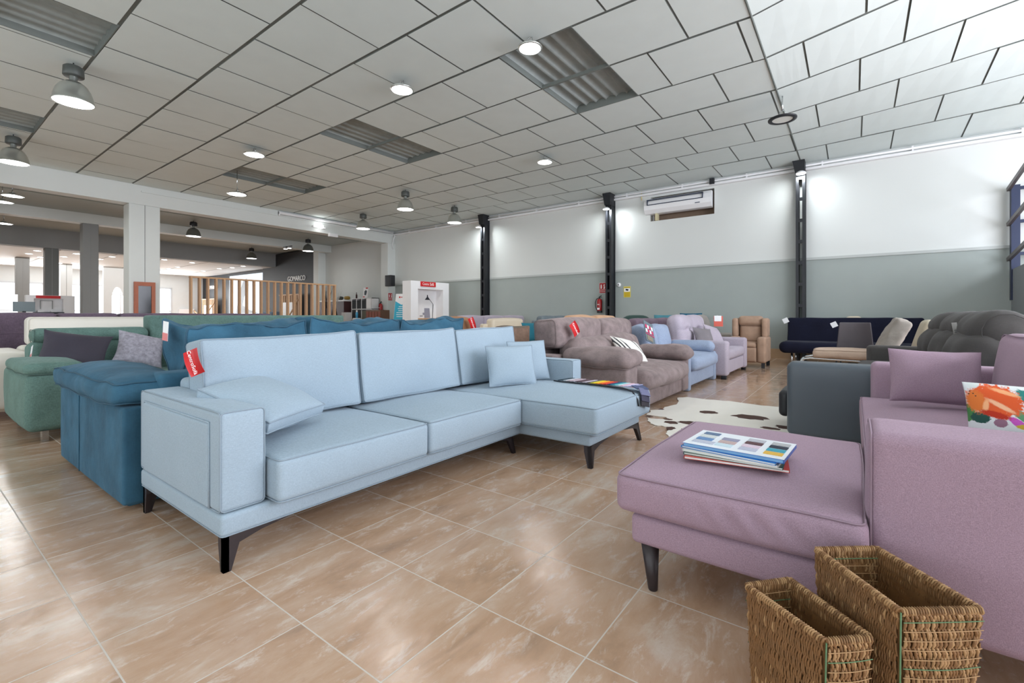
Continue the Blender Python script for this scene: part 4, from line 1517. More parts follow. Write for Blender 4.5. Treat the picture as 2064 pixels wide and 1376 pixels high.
# navy sofa bed at the wall
S = thing('futon_sofa', 'navy covered sofa bed standing along the back wall at the right', 'sofa', (0, 12.3, 0))
build('backrest', MB().soft(-1.22, 1.15, 12.25, 12.55, .38, 1.0, r=.05, n=20, wr=.012, wf=3, tx=-8), F_navy, S)
build('seat_cushion', MB().soft(-1.28, 1.2, 11.25, 12.2, .26, .50, r=.11, n=20, wr=.012, wf=3), F_navy, S)
for x in (-1.05, 1.0):
    build('leg', MB().tube([(x, 11.4, .26), (x, 11.4, .0)], .02).tube([(x, 12.2, .26), (x, 12.2, .0)], .02), M_chrome, S)
for c_, lb in (((-1.23, 12.05, .94), 'white tag on the left corner of the navy sofa bed'), ((-.33, 11.95, .86), 'white tag hanging on the navy sofa bed left of the dining chair')):
    b = MB().box(-.055, .055, -.055, .055, 0, .004).xf(frame(c_, (.8, 0, .4), (-.4, .05, .8)))
    build('price_tag', b, M_white, label=lb, cat='tag')
b = MB().soft(-.15, .16, 12.66, 12.95, 0, 1.04, r=.09, n=6)
build('stool_cushion', b, F_cream, label='cream pouf showing just above the navy sofa bed', cat='pouf')
# black roller of the footrest next to the grey arm
b = MB().soft(-.56, -.46, 4.9, 5.35, .12, .36, r=.045, n=6)
build('footrest', b, M_black, label='black rounded footrest end beside the grey sofa arm', cat='footrest')

# ---- stair with parapet and dark blue railing at the right edge
struct('wall_stair', MB().prism([(12.95, 0), (9.3, 0), (9.3, 2.12), (12.95, 1.94)], frame((2.46, 0, 0), (0, 1, 0), (0, 0, 1)), .18), mat('parapet_grey', rgb(132, 136, 138), .7, var=.04))
M_nav = mat('navy_steel', rgb(34, 44, 74), .4, .2)
S = thing('stair_railing', 'dark navy steel stair railing at the right edge above the grey parapet', 'railing', (2.5, 12.6, 1.5))
for y in (12.9, 11.5, 10.1):
    build('post', MB().box(2.44, 2.56, y - .06, y + .06, 1.35 if y > 12 else 2.0, 3.56 + (12.9 - y) * .16), M_nav, S)
for z in (3.5, 2.82, 2.14):
    build('sloping_rail', MB().bar((2.42, 12.95, z), (2.42, 9.6, z + .55), .05, .07), mat('bronze_rail', rgb(92, 84, 84), .4, .2), S)
for z in (3.5, 2.86, 2.24):
    build('crossbar', MB().bar((2.56, 12.9, z), (3.9, 12.9, z), .05, .06), M_nav, S)

# ================================================================ AIR CONDITIONER AND WALL DEVICES
S = thing('air_conditioner', 'white split air conditioner set in a recess high on the back wall', 'air conditioner', (-3.9, 12.9, 4.0))
prof = [(0, .44), (.13, .44), (.19, .36), (.215, .24), (.20, .12), (.13, .02), (.03, 0), (0, 0)]
b = MB()
x0, x1 = -4.83, -3.02
n = len(prof)
vs = [(x, YW + .08 - d * 1.15, 3.94 + z) for x in (x0, x1) for d, z in prof]
b.add(vs, [list(range(n))[::-1], [n + i for i in range(n)]] + [[i, (i + 1) % n, n + (i + 1) % n, n + i] for i in range(n)], False)
build('body', b, M_white, S)
b = MB()
for (xa, xb, za, zb) in ((-4.74, -3.22, 4.325, 4.345), (-4.74, -3.22, 4.185, 4.205), (-4.74, -4.72, 4.185, 4.345), (-3.24, -3.22, 4.185, 4.345)):
    b.box(xa, xb, YW - .185, YW - .10, za, zb)
build('grille', b, mat('grille_navy', rgb(52, 62, 82), .5), S)
build('badge', MB().box(-3.42, -3.30, YW - .175, YW - .12, 4.075, 4.095), mat('badge_grey', rgb(90, 96, 110), .5), S)
build('bracket', MB().box(-4.54, -4.48, YW - .06, YW + .1, 3.76, 4.0), mat('bracket_cream', rgb(206, 196, 160), .6), S)
b = MB().tube([(-4.95, YW - .03, 4.66), (-4.95, YW - .03, 4.4)], .014)
build('cable_conduit', b, mat('conduit_yellow', rgb(214, 196, 140), .6), label='short pale yellow conduit on the wall left of the air conditioner', cat='conduit')
b = MB().box(-3.06, -2.94, YW - .16, YW - .08, 4.52, 4.67)
build('sensor_box', b, M_black, label='small dark sensor box above the air conditioner', cat='sensor')


def extinguisher(x, y, z, label, M0=None, s=1.0):
    S = thing('fire_extinguisher', label, 'fire extinguisher', M=M0 or Matrix.Translation((x, y, z)))
    build('cylinder', MB().lathe([(0, .05), (.072, .05), (.078, .07), (.078, .36), (.06, .41), (.025, .43), (0, .43)]), mat('extinguisher_red', rgb(160, 18, 24), .3), S, True)
    build('base_ring', MB().lathe([(0, 0), (.074, 0), (.08, .02), (.08, .06), (.0, .06)]), M_black, S, True)
    build('valve', MB().lathe([(.02, .43), (.02, .47), (0, .47)]).bar((-.02, 0, .475), (.07, -.01, .52), .02).bar((-.02, 0, .47), (.08, 0, .47), .018), M_black, S, True)
    build('hose', MB().tube([(-.02, 0, .45), (-.10, 0, .42), (-.14, 0, .32), (-.135, 0, .2), (-.09, 0, .08)], .012), M_black, S, True)
    build('label', MB().box(-.04, .04, -.081, -.079, .09, .15).box(-.035, .03, -.081, -.079, .24, .26), M_whitetxt, S, True)
    build('bracket', MB().box(-.03, .03, .07, .12, .3, .36), M_chrome, S, True)
    return S


extinguisher(-6.24, 12.93, 1.14, 'red fire extinguisher hanging on the grey wall left of the middle black column')
extinguisher(0, 0, 0, 'red fire extinguisher on the corner pillar right of the cube shelf', Matrix.Translation((-16.28, 12.545, 1.14)))


def fire_sign(M, label):
    t = build('fire_sign', MB().box(-.11, .11, -.16, .16, 0, .006).xf(M), mat('sign_border', rgb(226, 196, 196), .5), label=label, cat='sign', group='fire extinguisher signs')
    build('panel', MB().box(-.1, .1, -.05, .15, .006, .009).box(-.1, .1, -.15, -.07, .006, .009).xf(M), mat('sign_red', rgb(176, 24, 28), .5), t)
    b = MB()
    b.box(-.065, -.025, -.02, .08, .0095, .011)
    b.box(-.06, -.035, .08, .11, .0095, .011)
    b.prism([(.03, -.03), (.07, -.03), (.08, .03), (.06, .06), (.075, .10), (.05, .12), (.03, .08), (.045, .04)], Matrix.Translation((0, 0, .0095)), .0015)
    b.xf(M)
    build('pictogram', b, M_whitetxt, t)
    text('EXTINTOR', .038, M @ Matrix.Translation((0, -.11, .0095)), M_whitetxt, t, .0004)


fire_sign(FACE_NY(-6.19, YW - .002, 1.90), 'red fire extinguisher sign on the grey wall above the extinguisher')
fire_sign(FACE_PX(-15.946, 12.45 + .33, 1.86), 'red fire extinguisher sign on the corner pillar')
M = FACE_NY(-5.40, YW - .002, 1.755)
t = build('camera_sign', MB().box(-.11, .11, -.165, .165, 0, .006).xf(M), mat('sign_yellow_rim', rgb(214, 202, 110), .5), label='yellow and white surveillance sign on the grey wall', cat='sign')
build('panel', MB().box(-.09, .09, -.145, -.0, .006, .009).box(-.09, .09, .115, .145, .006, .009).xf(M), mat('sign_yellow', rgb(200, 170, 24), .5), t)
build('pictogram_field', MB().box(-.09, .09, .005, .11, .006, .008).xf(M), M_whitetxt, t)
build('pictogram', MB().prism([(-.05, .05), (.02, .03), (.045, .05), (.04, .08), (-.04, .095)], Matrix.Translation((0, 0, .008)), .002).xf(M), mat('sign_navy', rgb(24, 36, 56), .5), t)
S = thing('siren', 'small round white alarm siren right of the middle black column', 'alarm', M=FACE_NY(-5.66, YW, 1.975))
build('body', MB().lathe([(0, .05), (.04, .05), (.06, .03), (.065, 0)]), M_white, S, True)
build('grille', MB().lathe([(0, .053), (.018, .053), (.02, .05)]), M_black, S, True)
S = thing('wall_speaker', 'black loudspeaker on the corner pillar left of the white arch display', 'speaker', (-15.62, 12.4, 2.5))
build('cabinet', MB().soft(-15.80, -15.42, 12.38, 12.62, 2.28, 2.74, r=.02, n=3), M_black, S)
build('bracket', MB().box(-15.95, -15.78, 12.62, 12.7, 2.48, 2.54), M_black, S)

# ================================================================ WHITE ARCH DISPLAY
S = thing('display_booth', 'white display booth with a red name board and a pictured armchair', 'display', (-12.2, 11.4, 0))
b = MB()
b.box(-12.42, -12.0, 10.48, 10.80, 0, 2.24)
b.box(-12.42, -12.0, 12.0, 12.30, 0, 2.24)
b.box(-12.42, -12.0, 10.80, 12.0, 1.98, 2.24)
b.box(-12.42, -12.36, 10.80, 12.0, 0, 1.98)
build('frame', b, M_white, S)
build('shelf', MB().box(-12.36, -12.02, 10.8, 12.0, .92, .96), M_wood, S)
M = FACE_PX(-12.0, 11.26, 2.15)
o = build('name_board', MB().box(-.35, .35, -.085, .085, 0, .03).xf(M), M_red, S)
text('Centro', .125, M @ Matrix.Translation((-.13, 0, .031)), M_whitetxt, o, .001, squash=.8)
text('Sofá', .145, M @ Matrix.Translation((.16, 0, .031)), M_whitetxt, o, .003, squash=.8)
# picture on the back panel: lamp and armchair
M = FACE_PX(-12.355, 11.4, 0)
b = MB()
b.mi = 0
b.prism([(.04, 1.62), (.30, 1.62), (.20, 1.72), (.18, 1.80), (.15, 1.80), (.14, 1.72)], M @ Matrix.Translation((0, 0, 0)), .003)
b.prism([(.28, 1.62), (.44, 1.46), (.45, 1.47), (.29, 1.63)], M, .003)
b.prism([(.43, 1.46), (.46, 1.46), (.42, .96), (.40, .96)], M, .003)
b.mi = 1
b.prism([(.02, 1.32), (.26, 1.32), (.30, .97), (.02, .97)], M, .004)
b.prism([(-.06, 1.16), (.14, 1.14), (.14, 1.08), (-.06, 1.08)], M, .006)
b.mi = 0
b.prism([(-.20, 1.05), (-.06, 1.05), (-.06, 1.03), (-.20, 1.03)], M, .003)
build('picture_print', b, [mat('print_black', rgb(40, 42, 52), .6), mat('print_grey', rgb(150, 150, 164), .6)], S)

# blue promotional stand
M = frame((-13.45, 11.3, 1.45), (.85, .32, 0), (-.28, .1, .95))
S = thing('promo_board', 'white and turquoise promotional board leaning left of the white display booth', 'sign', M=M)
build('board', MB().box(-.27, .27, -1.45, .42, -.01, .01), M_white, S, True)
build('print', MB().prism([(-.26, -1.4), (.26, -1.4), (.26, .1), (.0, .0), (-.26, .14)], Matrix.Translation((0, 0, .0105)), .002), mat('promo_turquoise', rgb(52, 172, 204), .5), S, True)
build('emblem', MB().box(-.13, -.07, .26, .32, .0105, .0125).box(-.05, -.03, .27, .31, .0105, .0125).box(-.02, .005, .27, .31, .0105, .0125).box(.015, .04, .27, .31, .0105, .0125).box(.05, .09, .27, .31, .0105, .0125), M_red, S, True)
b = MB()
for k, wd in enumerate((.10, .13, .10, .17, .17, .15)):
    b.box(-wd, wd, -.08 - k * .075, -.06 - k * .075, .0128, .0135)
build('text_lines', b, M_whitetxt, S, True)

# ================================================================ MIRROR ON THE COLUMN
S = thing('framed_mirror', 'wood framed mirror hanging on the thick white column', 'mirror', (-15.96, 4.27, 1.0))
b = MB()
b.box(-15.995, -15.93, 4.03, 4.12, .95, 1.99)
b.box(-15.995, -15.93, 4.42, 4.51, .95, 1.99)
b.box(-15.995, -15.93, 4.12, 4.42, 1.88, 1.99)
b.box(-15.995, -15.93, 4.12, 4.42, .95, 1.04)
build('frame', b, mat('cherry_wood', rgb(164, 84, 46), .4, var=.15, vscale=10), S)
build('mirror_glass', MB().box(-15.98, -15.955, 4.12, 4.42, 1.04, 1.88), mat('dark_reflection_glass', rgb(26, 26, 30), .1, .3), S)  # dark reflection of the room put into the glass colour

# ================================================================ WOODEN SLAT PARTITION
S = thing('slat_partition', 'open partition of upright wooden slats under the beam', 'partition', (-15.7, 7.6, 0))
for i in range(22):
    y = 5.30 + i * (9.98 - 5.30) / 21
    build('slat', MB().box(-15.77, -15.63, y - .022, y + .022, .06, 2.17), M_wood, S)
build('top_rail', MB().box(-15.77, -15.63, 5.27, 10.02, 2.17, 2.215), M_wood, S)
build('bottom_rail', MB().box(-15.77, -15.63, 5.27, 10.02, 0, .06), M_wood, S)
# ---- lettering and lightbox on the charcoal wall
S = thing('wall_lettering', 'white GOMARCO lettering on the tall charcoal wall', 'sign', M=FACE_NY(-23.6, YW - .26, 3.0))
text('GOMARCO', .37, XF[S.name].copy(), M_whitetxt, S, .02, squash=.93)
S = thing('wall_lettering', 'smaller looking white GOMARCO lettering seen through the slats at the left', 'sign', M=FACE_NY(-34.9, YW - .02, 2.95))
text('GOMARCO', .36, XF[S.name].copy(), M_whitetxt, S, .02, squash=.93)
S = thing('lightbox_mural', 'large backlit mural showing a pale reclining figure behind the slats', 'lightbox', (-29.5, 12.9, 0))
build('frame', MB().box(-32.2, -27.45, YW - .12, YW, .5, 3.72), mat('lightbox_frame', rgb(30, 32, 36), .5), S)
build('image', MB().box(-31.9, -27.55, YW - .14, YW - .12, .6, 3.55), mat('mural_glow', (.60, .70, .78, 1), emit=.75), S)
b = MB()
b.prism([(-31.0, 1.2), (-30.6, 2.2), (-30.2, 2.9), (-29.9, 3.25), (-29.5, 3.3), (-29.3, 2.9), (-29.5, 2.5), (-29.9, 2.2), (-30.1, 1.7), (-29.2, 1.4), (-28.0, 1.2)], frame((0, YW - .141, 0), (1, 0, 0), (0, 0, 1)), .01)
build('figure', b, mat('mural_figure_grey', rgb(168, 176, 184), .6, var=.2, vscale=2), S)

# ---- bay furniture behind the slats
S = thing('cube_shelf', 'white cube shelf with dark baskets at the bay wall', 'shelf', (-17.3, 12.5, 0))
b = MB()
for k in range(5):
    x = -18.03 + k * .36
    b.box(x, x + .03, 12.3, 12.68, .45, 1.82)
for z in (.45, .88, 1.32, 1.79):
    b.box(-18.03, -16.56, 12.3, 12.68, z, z + .03)
b.box(-18.03, -16.56, 12.66, 12.68, .45, 1.8)
build('carcass', b, M_white, S)
b = MB()
for k in range(3):
    for z in (.91, 1.35):
        b.box(-17.99 + k * .36, -17.69 + k * .36, 12.31, 12.6, z, z + .38)
build('basket', b, mat('basket_black', rgb(34, 38, 44), .7), S)
build('door', MB().box(-16.92, -16.6, 12.285, 12.3, 1.36, 1.78), M_white, S)
build('plinth', MB().box(-18.03, -16.56, 12.32, 12.66, 0, .45), M_white, S)
S = thing('low_cabinet', 'dark red brown cabinet behind the end of the slat partition', 'cabinet', (-19.2, 12.4, 0))
build('body', MB().box(-20.4, -18.45, 12.2, 12.68, 0, 1.70), mat('mahogany_lacquer', rgb(70, 38, 40), .4), S)
build('top', MB().box(-20.45, -18.4, 12.16, 12.68, 1.70, 1.76), M_white, S)
S = thing('display_cabinet', 'white low display table beside the cube shelf', 'table', (-18.25, 12.2, 0))
build('body', MB().box(-18.4, -18.08, 12.05, 12.5, 0, 1.2), M_white, S)
rnd = random.Random(12)


def twigs(x, y, z0, n, h, label, m, cat, spread=.45, lean=0.0):
    S = thing('branch_arrangement', label, cat, (x, y, 0))
    build('vase', MB().lathe([(0, z0 - .5), (.09, z0 - .5), (.13, z0 - .3), (.08, z0 - .05), (.09, z0)], (x, y, 0), 16), mat('vase_dark', rgb(60, 50, 48), .4), S)
    b = MB()
    for i in range(n):
        a = rnd.uniform(0, 2 * math.pi)
        q = rnd.uniform(.3, 1)
        ex = x + math.cos(a) * spread * q + lean
        ey = y + math.sin(a) * spread * .35 * q
        ez = z0 + h * rnd.uniform(.65, 1)
        mx_ = ((x + ex) / 2 + rnd.uniform(-.05, .05), (y + ey) / 2, (z0 - .1 + ez) / 2)
        b.tube([(x, y, z0 - .3), mx_, (ex, ey, ez)], [.008, .006, .002], 5)
    o = build('branches', b, m, S)
    return S


build('vase_stand', MB().soft(-19.3, -18.5, 11.5, 11.95, 0, .9, r=.02, n=3), mat('stand_dark', rgb(50, 44, 44), .5), label='dark pedestal carrying the branch vases at the bay wall', cat='stand')
twigs(-19.0, 11.7, 1.4, 34, 1.1, 'tall bare dark branches in a vase at the end of the slat partition', mat('twig_brown', rgb(70, 60, 56), .8), 'plant')
twigs(-18.65, 11.85, 1.4, 26, .9, 'pale birch twigs in a vase left of the cube shelf', mat('twig_white', rgb(206, 204, 200), .8), 'plant', .5, .25)
# objects on the shelf
b = MB().lathe([(0, 0), (.04, 0), (.04, .15), (.015, .2), (.015, .27), (0, .27)], (-17.86, 12.45, 1.82), 12)
build('bottle', b, mat('bottle_dark', rgb(60, 30, 34), .2), label='small dark bottle standing on the cube shelf', cat='bottle')
M = frame((-17.2, 12.45, 2.06), (.85, .2, 0), (.15, .15, .95))
t = build('framed_card', MB().box(-.13, .13, -.22, .22, 0, .01).xf(M), M_white, label='tilted white card with a dark picture on the cube shelf', cat='card')
build('picture', MB().prism([(-.05, -.1), (.04, -.12), (.08, .05), (.02, .12), (-.06, .06)], Matrix.Translation((0, 0, .011)), .002).xf(M), mat('print_slate', rgb(70, 80, 88), .6), t)
build('print', MB().box(-.12, -.02, -.21, -.17, .011, .013).box(.0, .12, .17, .22, .011, .013).xf(M), M_red, t)
for i, (x, lb) in enumerate(((-18.42, 'ochre bird ornament on the dark cabinet nearest the shelf'), (-18.95, 'dark round ornament on the dark cabinet'))):
    b = MB().soft(x - .14, x + .14, 12.25, 12.45, 1.775, 1.93, r=.07, n=5, wr=.012, wf=12)
    build('ornament', b, mat(('ornament_ochre', 'ornament_slate')[i], (rgb(150, 120, 50), rgb(62, 66, 60))[i], .6), label=lb, cat='ornament')
# small cabinets near the corner pillar
S = thing('wooden_chest', 'brown wooden chest with a slatted front beside the corner pillar', 'chest', (-15.9, 12.0, 0))
build('body', MB().box(-16.15, -15.2, 11.7, 12.15, 0, 1.28), mat('chest_brown', rgb(104, 78, 62), .6, var=.15), S)
b = MB()
for k in range(5):
    b.box(-16.1 + k * .19, -15.96 + k * .19, 11.685, 11.7, .2, 1.22)
build('panel', b, mat('chest_red', rgb(128, 70, 56), .6), S)
build('box', MB().box(-16.55, -16.22, 11.8, 12.2, 0, 1.26), mat('olive_box', rgb(84, 82, 66), .7), label='dark olive storage box left of the wooden chest', cat='box')
S = thing('spray_bottle', 'light blue spray bottle standing right of the cube shelf', 'bottle', (-16.6, 11.6, 0))
build('body', MB().lathe([(0, .95), (.05, .95), (.05, 1.17), (.03, 1.2)], (-16.62, 11.6, 0), 12), mat('bottle_blue', rgb(70, 160, 205), .4), S)
build('cap', MB().lathe([(.03, 1.2), (.035, 1.27), (0, 1.28)], (-16.62, 11.6, 0), 12), M_white, S)
build('stand', MB().box(-16.75, -16.5, 11.5, 11.7, 0, .95), M_white, label='narrow white stand under the light blue spray bottle', cat='stand')
# wooden slatted headboards in front of the charcoal walls
for (xa, xb, y, lab) in ((-24.9, -22.8, 12.55, 'wooden slatted headboard with white panels below the tall charcoal wall'), (-35.6, -33.4, 12.7, 'wooden slatted headboard with white panels seen at the left end of the slats')):
    S = thing('slatted_headboard', lab, 'headboard', ((xa + xb) / 2, y, 0))
    b = MB()
    k = 0
    x = xa
    while x < xb - .05:
        b.box(x, x + .07, y, y + .05, 0, 2.12)
        x += .17
    build('slats', b, M_wood, S)
    build('frame', MB().box(xa - .04, xb + .04, y - .01, y + .08, 2.12, 2.18).bar((xa - .04, y, .9), (xa - .6, y - .3, 1.4), .05).bar((xb + .04, y, 2.1), (xb + .3, y - .8, .9), .05), M_wood, S)
    build('white_panel', MB().box(xa + .35, xa + .95, y - .03, y, 1.0, 1.75).box(xa + 1.05, xa + 1.65, y - .03, y, 1.0, 1.75), M_white, S)
b = MB().soft(-24.6, -23.2, 11.3, 11.9, .4, 1.25, r=.1, n=5, wr=.03)
build('bedding', b, mat('bedding_blue_grey', rgb(110, 130, 150), .8, var=.2), label='blue grey bedding pile in front of the tall charcoal wall', cat='bedding')
# ---- white kiosks at the far left
S = thing('display_booth', 'white display booth with a red name strip at the far left behind the sofas', 'display', (-24.1, 3.6, 0))
b = MB()
b.box(-24.3, -24.0, 2.95, 3.15, 0, 1.80)
b.box(-24.3, -24.0, 3.93, 4.25, 0, 1.80)
b.box(-24.3, -24.0, 3.15, 3.93, 1.68, 1.80)
b.box(-24.3, -24.27, 3.15, 3.93, 0, 1.68)
build('frame', b, M_white, S)
build('name_board', MB().box(-24.0, -23.97, 3.2, 3.85, 1.69, 1.79), M_red, S)
b = MB()
for (a, b_, c_, d_) in ((3.34, 3.36, 1.3, 1.62), (3.66, 3.68, 1.3, 1.62), (3.34, 3.68, 1.6, 1.62)):
    b.box(-24.25, -24.22, a, b_, c_, d_)
build('inner_frame', b, M_grey, S)
build('counter', MB().box(-24.27, -23.95, 3.12, 3.95, 1.12, 1.18), mat('counter_black', rgb(36, 42, 52), .5), S)
b = MB().box(-24.2, -24.0, 3.25, 3.42, 1.18, 1.24).box(-24.2, -24.0, 3.6, 3.75, 1.18, 1.22)
build('brochure', b, M_white, label='white brochures on the black counter of the far left booth', cat='brochure')
S = thing('computer_monitor', 'computer monitor on a pale desk at the left edge', 'monitor', (-21.5, 2.35, 0))
build('screen', MB().box(-21.52, -21.48, 2.35, 2.85, 1.18, 1.5), mat('screen_slate', rgb(96, 116, 122), .3), S)
build('stand', MB().box(-21.55, -21.45, 2.56, 2.64, 1.0, 1.2), M_black, S)
build('desk', MB().box(-22.0, -21.2, 1.7, 3.0, 0, 1.0), M_white, label='pale desk under the monitor at the left edge', cat='desk')
b = MB().box(-23.4, -23.35, 2.55, 2.67, 0, 1.78)
build('light_strip_panel', b, mat('lit_strip', (1, 1, 1, 1), emit=3), label='upright white light strip left of the far booth', cat='light strip')
build('radiator_panel', MB().soft(-36.495, -36.3, 11.6, 12.5, .3, 1.5, r=.02, n=3), M_white, label='white radiator on the far wall right of the glass door', cat='radiator')

# ================================================================ RUG
rug_o = [(-1.744, 4.762), (-1.80, 5.0), (-1.70, 5.12), (-1.735, 5.254), (-1.66, 5.5), (-1.72, 5.72), (-1.80, 5.95), (-1.706, 6.10), (-1.45, 6.06), (-1.221, 6.10), (-.861, 6.02), (-.574, 6.08), (-.2, 5.95), (.1, 6.2), (.2, 5.9), (.0, 5.5), (.15, 4.6), (.1, 4.4), (-.25, 4.30), (-.5, 4.05), (-.75, 3.75), (-.9, 3.85), (-1.02, 4.02), (-1.242, 3.98), (-1.319, 4.06), (-1.36, 4.22), (-1.40, 4.363), (-1.529, 4.341), (-1.62, 4.45), (-1.693, 4.60), (-1.5, 4.66), (-1.55, 4.75)]
RM = [mat('cowhide_white', rgb(232, 226, 216), .85, var=.06, vscale=3, sheen=.3), mat('cowhide_brown', rgb(74, 46, 36), .85, var=.2, vscale=30)]
b = MB()


def ragged(poly, sub, amp, r_):
    out = []
    n = len(poly)
    for i in range(n):
        a, c_ = Vector(poly[i]), Vector(poly[(i + 1) % n])
        d = c_ - a
        nn = Vector((-d.y, d.x)).normalized() if d.length else Vector((0, 0))
        for k in range(sub):
            p_ = a + d * k / sub + nn * r_.uniform(-amp, amp)
            out.append((p_.x, p_.y))
    return out


r_ = random.Random(2)
b.prism(ragged(rug_o, 4, .012, r_), Matrix.Translation((0, 0, .002)), .007)
b.mi = 1
for cx, cy, sx, sy in ((-.861, 5.26, .14, .10), (-1.254, 5.27, .08, .075), (-1.278, 4.626, .10, .07), (-1.432, 4.538, .06, .05), (-1.50, 4.66, .04, .03), (-1.36, 4.30, .035, .06), (-1.20, 4.36, .06, .05), (-.5, 4.98, .09, .06), (-.62, 4.85, .07, .04), (-1.70, 4.70, .03, .02), (-1.72, 5.12, .025, .025), (-.2, 5.6, .1, .08)):
    pl = []
    for k in range(18):
        a = 2 * math.pi * k / 18
        q = r_.uniform(.72, 1.1)
        pl.append((cx + math.cos(a) * sx * q * 1.25, cy + math.sin(a) * sy * q * 1.25))
    b.prism(pl, Matrix.Translation((0, 0, .0092)), .0012)
build('cowhide_rug', b, RM, label='white and brown cowhide rug on the tiled floor', cat='rug')

# ================================================================ CATALOGUES AND FABRIC SAMPLES
z = .478
specs = [('magazine', 'bottom magazine with a red spine edge in the stack on the mauve chaise', .365, .27, .010, 8, (190, 70, 60)),
         ('magazine', 'green edged magazine second from the bottom in the stack on the mauve chaise', .35, .26, .008, 2, (60, 96, 84)),
         ('magazine', 'white magazine in the middle of the stack on the mauve chaise', .345, .26, .009, -3, (214, 212, 206)),
         ('brochure', 'blue covered brochure just under the sample book on the mauve chaise', .35, .25, .008, -7, (44, 132, 204))]
for i, (nm, lb, w_, h_, t_, ang, cc) in enumerate(specs):
    M = Matrix.Translation((-.385, 2.055, z)) @ Matrix.Rotation(R(ang), 4, 'Z')
    b = MB().box(-w_ / 2, w_ / 2, -h_ / 2, h_ / 2, 0, .0012).box(-w_ / 2, w_ / 2, -h_ / 2, h_ / 2, t_ - .0012, t_)
    b.box(-w_ / 2, -w_ / 2 + .002, -h_ / 2, h_ / 2, 0, t_)
    b.mi = 1
    b.box(-w_ / 2 + .003, w_ / 2 - .003, -h_ / 2 + .003, h_ / 2 - .003, .0012, t_ - .0012)
    b.xf(M)
    build(nm, b, [mat('cover_%s' % 'abcd'[i], rgb(*cc), .25), mat('paper_pages', rgb(222, 222, 218), .7)], label=lb, cat='magazine', group='stack of magazines on the mauve chaise')
    z += t_ + .0005
M = Matrix.Translation((-.375, 2.065, z)) @ Matrix.Rotation(R(-3.5), 4, 'Z')
S = thing('sample_book', 'blue sample book with small fabric swatches topping the stack on the mauve chaise', 'sample book', M=M, group=None)
w_, h_ = .365, .265
build('cover', MB().box(-w_ / 2, w_ / 2, -h_ / 2, h_ / 2, 0, .0015).box(-w_ / 2, w_ / 2, -h_ / 2, h_ / 2, .0125, .014).box(w_ / 2 - .002, w_ / 2, -h_ / 2, h_ / 2, 0, .014), mat('cover_blue', rgb(20, 92, 176), .25), S, True)
build('pages', MB().box(-w_ / 2 + .004, w_ / 2 - .004, -h_ / 2 + .004, h_ / 2 - .004, .0015, .0125), mat('pages_pale_blue', rgb(120, 170, 210), .5), S, True)
build('page', MB().box(-w_ / 2, w_ / 2, -h_ / 2, h_ / 2, .0142, .0152), mat('page_white', rgb(226, 230, 236), .35), S, True)
cols = [[(176, 180, 196), (98, 130, 172), (196, 200, 200), (92, 112, 140)],
        [(188, 206, 216), (182, 158, 156), (140, 138, 160), None],
        [(176, 178, 196), (206, 186, 200), (86, 56, 60), (176, 176, 184)],
        [(214, 170, 70), (60, 150, 168), (34, 42, 58), (170, 170, 172)]]
for i in range(4):
    for j in range(4):
        cc = cols[i][j]
        if cc is None:
            continue
        x = -.150 + i * .088
        y = -.095 + j * .052
        b = MB().box(x - .008, x + .055 + (.02 if i == 0 and j == 0 else 0), y, y + .040, .0153, .0175)
        build('swatch', b, mat('swatch_%s' % '_'.join(('red', 'rose', 'sand', 'teal')[i:i + 1] + ('low', 'mid', 'high', 'top')[j:j + 1]), rgb(*cc), .8), S, True)

# fan of fabric samples draped over the chaise corner
S = thing('fabric_sample_fan', 'strip of overlapping coloured fabric samples draped over the end of the chaise', 'fabric sample', (-1.6, 3.7, .45))
path = [(-2.10, 3.60), (-1.98, 3.64), (-1.86, 3.65), (-1.74, 3.64), (-1.62, 3.62), (-1.52, 3.60), (-1.44, 3.58)]
fc = [(40, 60, 72), (196, 200, 206), (170, 150, 156), (184, 170, 178), (88, 66, 74), (84, 64, 70), (190, 180, 192), (100, 96, 96), (214, 200, 40), (232, 170, 40), (222, 104, 36), (200, 50, 44), (44, 60, 100), (40, 140, 156), (160, 200, 204), (214, 176, 188), (200, 190, 214), (150, 150, 180), (70, 80, 112), (104, 106, 136), (60, 58, 78), (46, 42, 50)]
n = len(fc)
for i, cc in enumerate(fc):
    t_ = i / (n - 1)
    s_ = t_ * .80
    if s_ < .66:
        x, zz, aa = -2.10 + s_, .466 + .003 * t_, 0.0
    elif s_ < .745:
        aa = (s_ - .66) / .054
        x, zz = -1.44 + .085 * math.sin(aa), .469 - .06 * (1 - math.cos(aa))
    else:
        aa = 1.5
        x, zz = -1.352 + .0006 * (i - 20), .405 - (s_ - .745)
    yc = 3.66 - .10 * max(0, t_ - .6)
    M = Matrix.Translation((x, yc, zz + .004)) @ Matrix.Rotation(aa - R(6), 4, 'Y') @ Matrix.Rotation(R(-14), 4, 'Z')
    b = MB().box(-.028, .034, -.075, .085, 0, .006)
    b.xf(M)
    build('swatch', b, mat('sample_%s' % ('ink stone ash rose umber cocoa lilac slate lemon amber orange scarlet navy lagoon mint blush lavender periwinkle denim heather indigo coal'.split()[i]), rgb(*cc), .85, var=.08, vscale=60), S)
b = MB().tube([(-2.16, 3.55, .468), (-2.06, 3.53, .468), (-1.90, 3.55, .468), (-1.70, 3.55, .468), (-1.50, 3.53, .466), (-1.41, 3.51, .45), (-1.362, 3.50, .39), (-1.355, 3.50, .34)], .006, 6)
build('binding', b, M_black, S)

# ================================================================ BASKETS


def basket_mat():
    return mat('woven_water_hyacinth', rgb(122, 86, 50), .65, var=.4, vscale=28), mat('woven_pale_strand', rgb(160, 124, 84), .65, var=.2, vscale=30), mat('green_twine', rgb(84, 116, 78), .6)


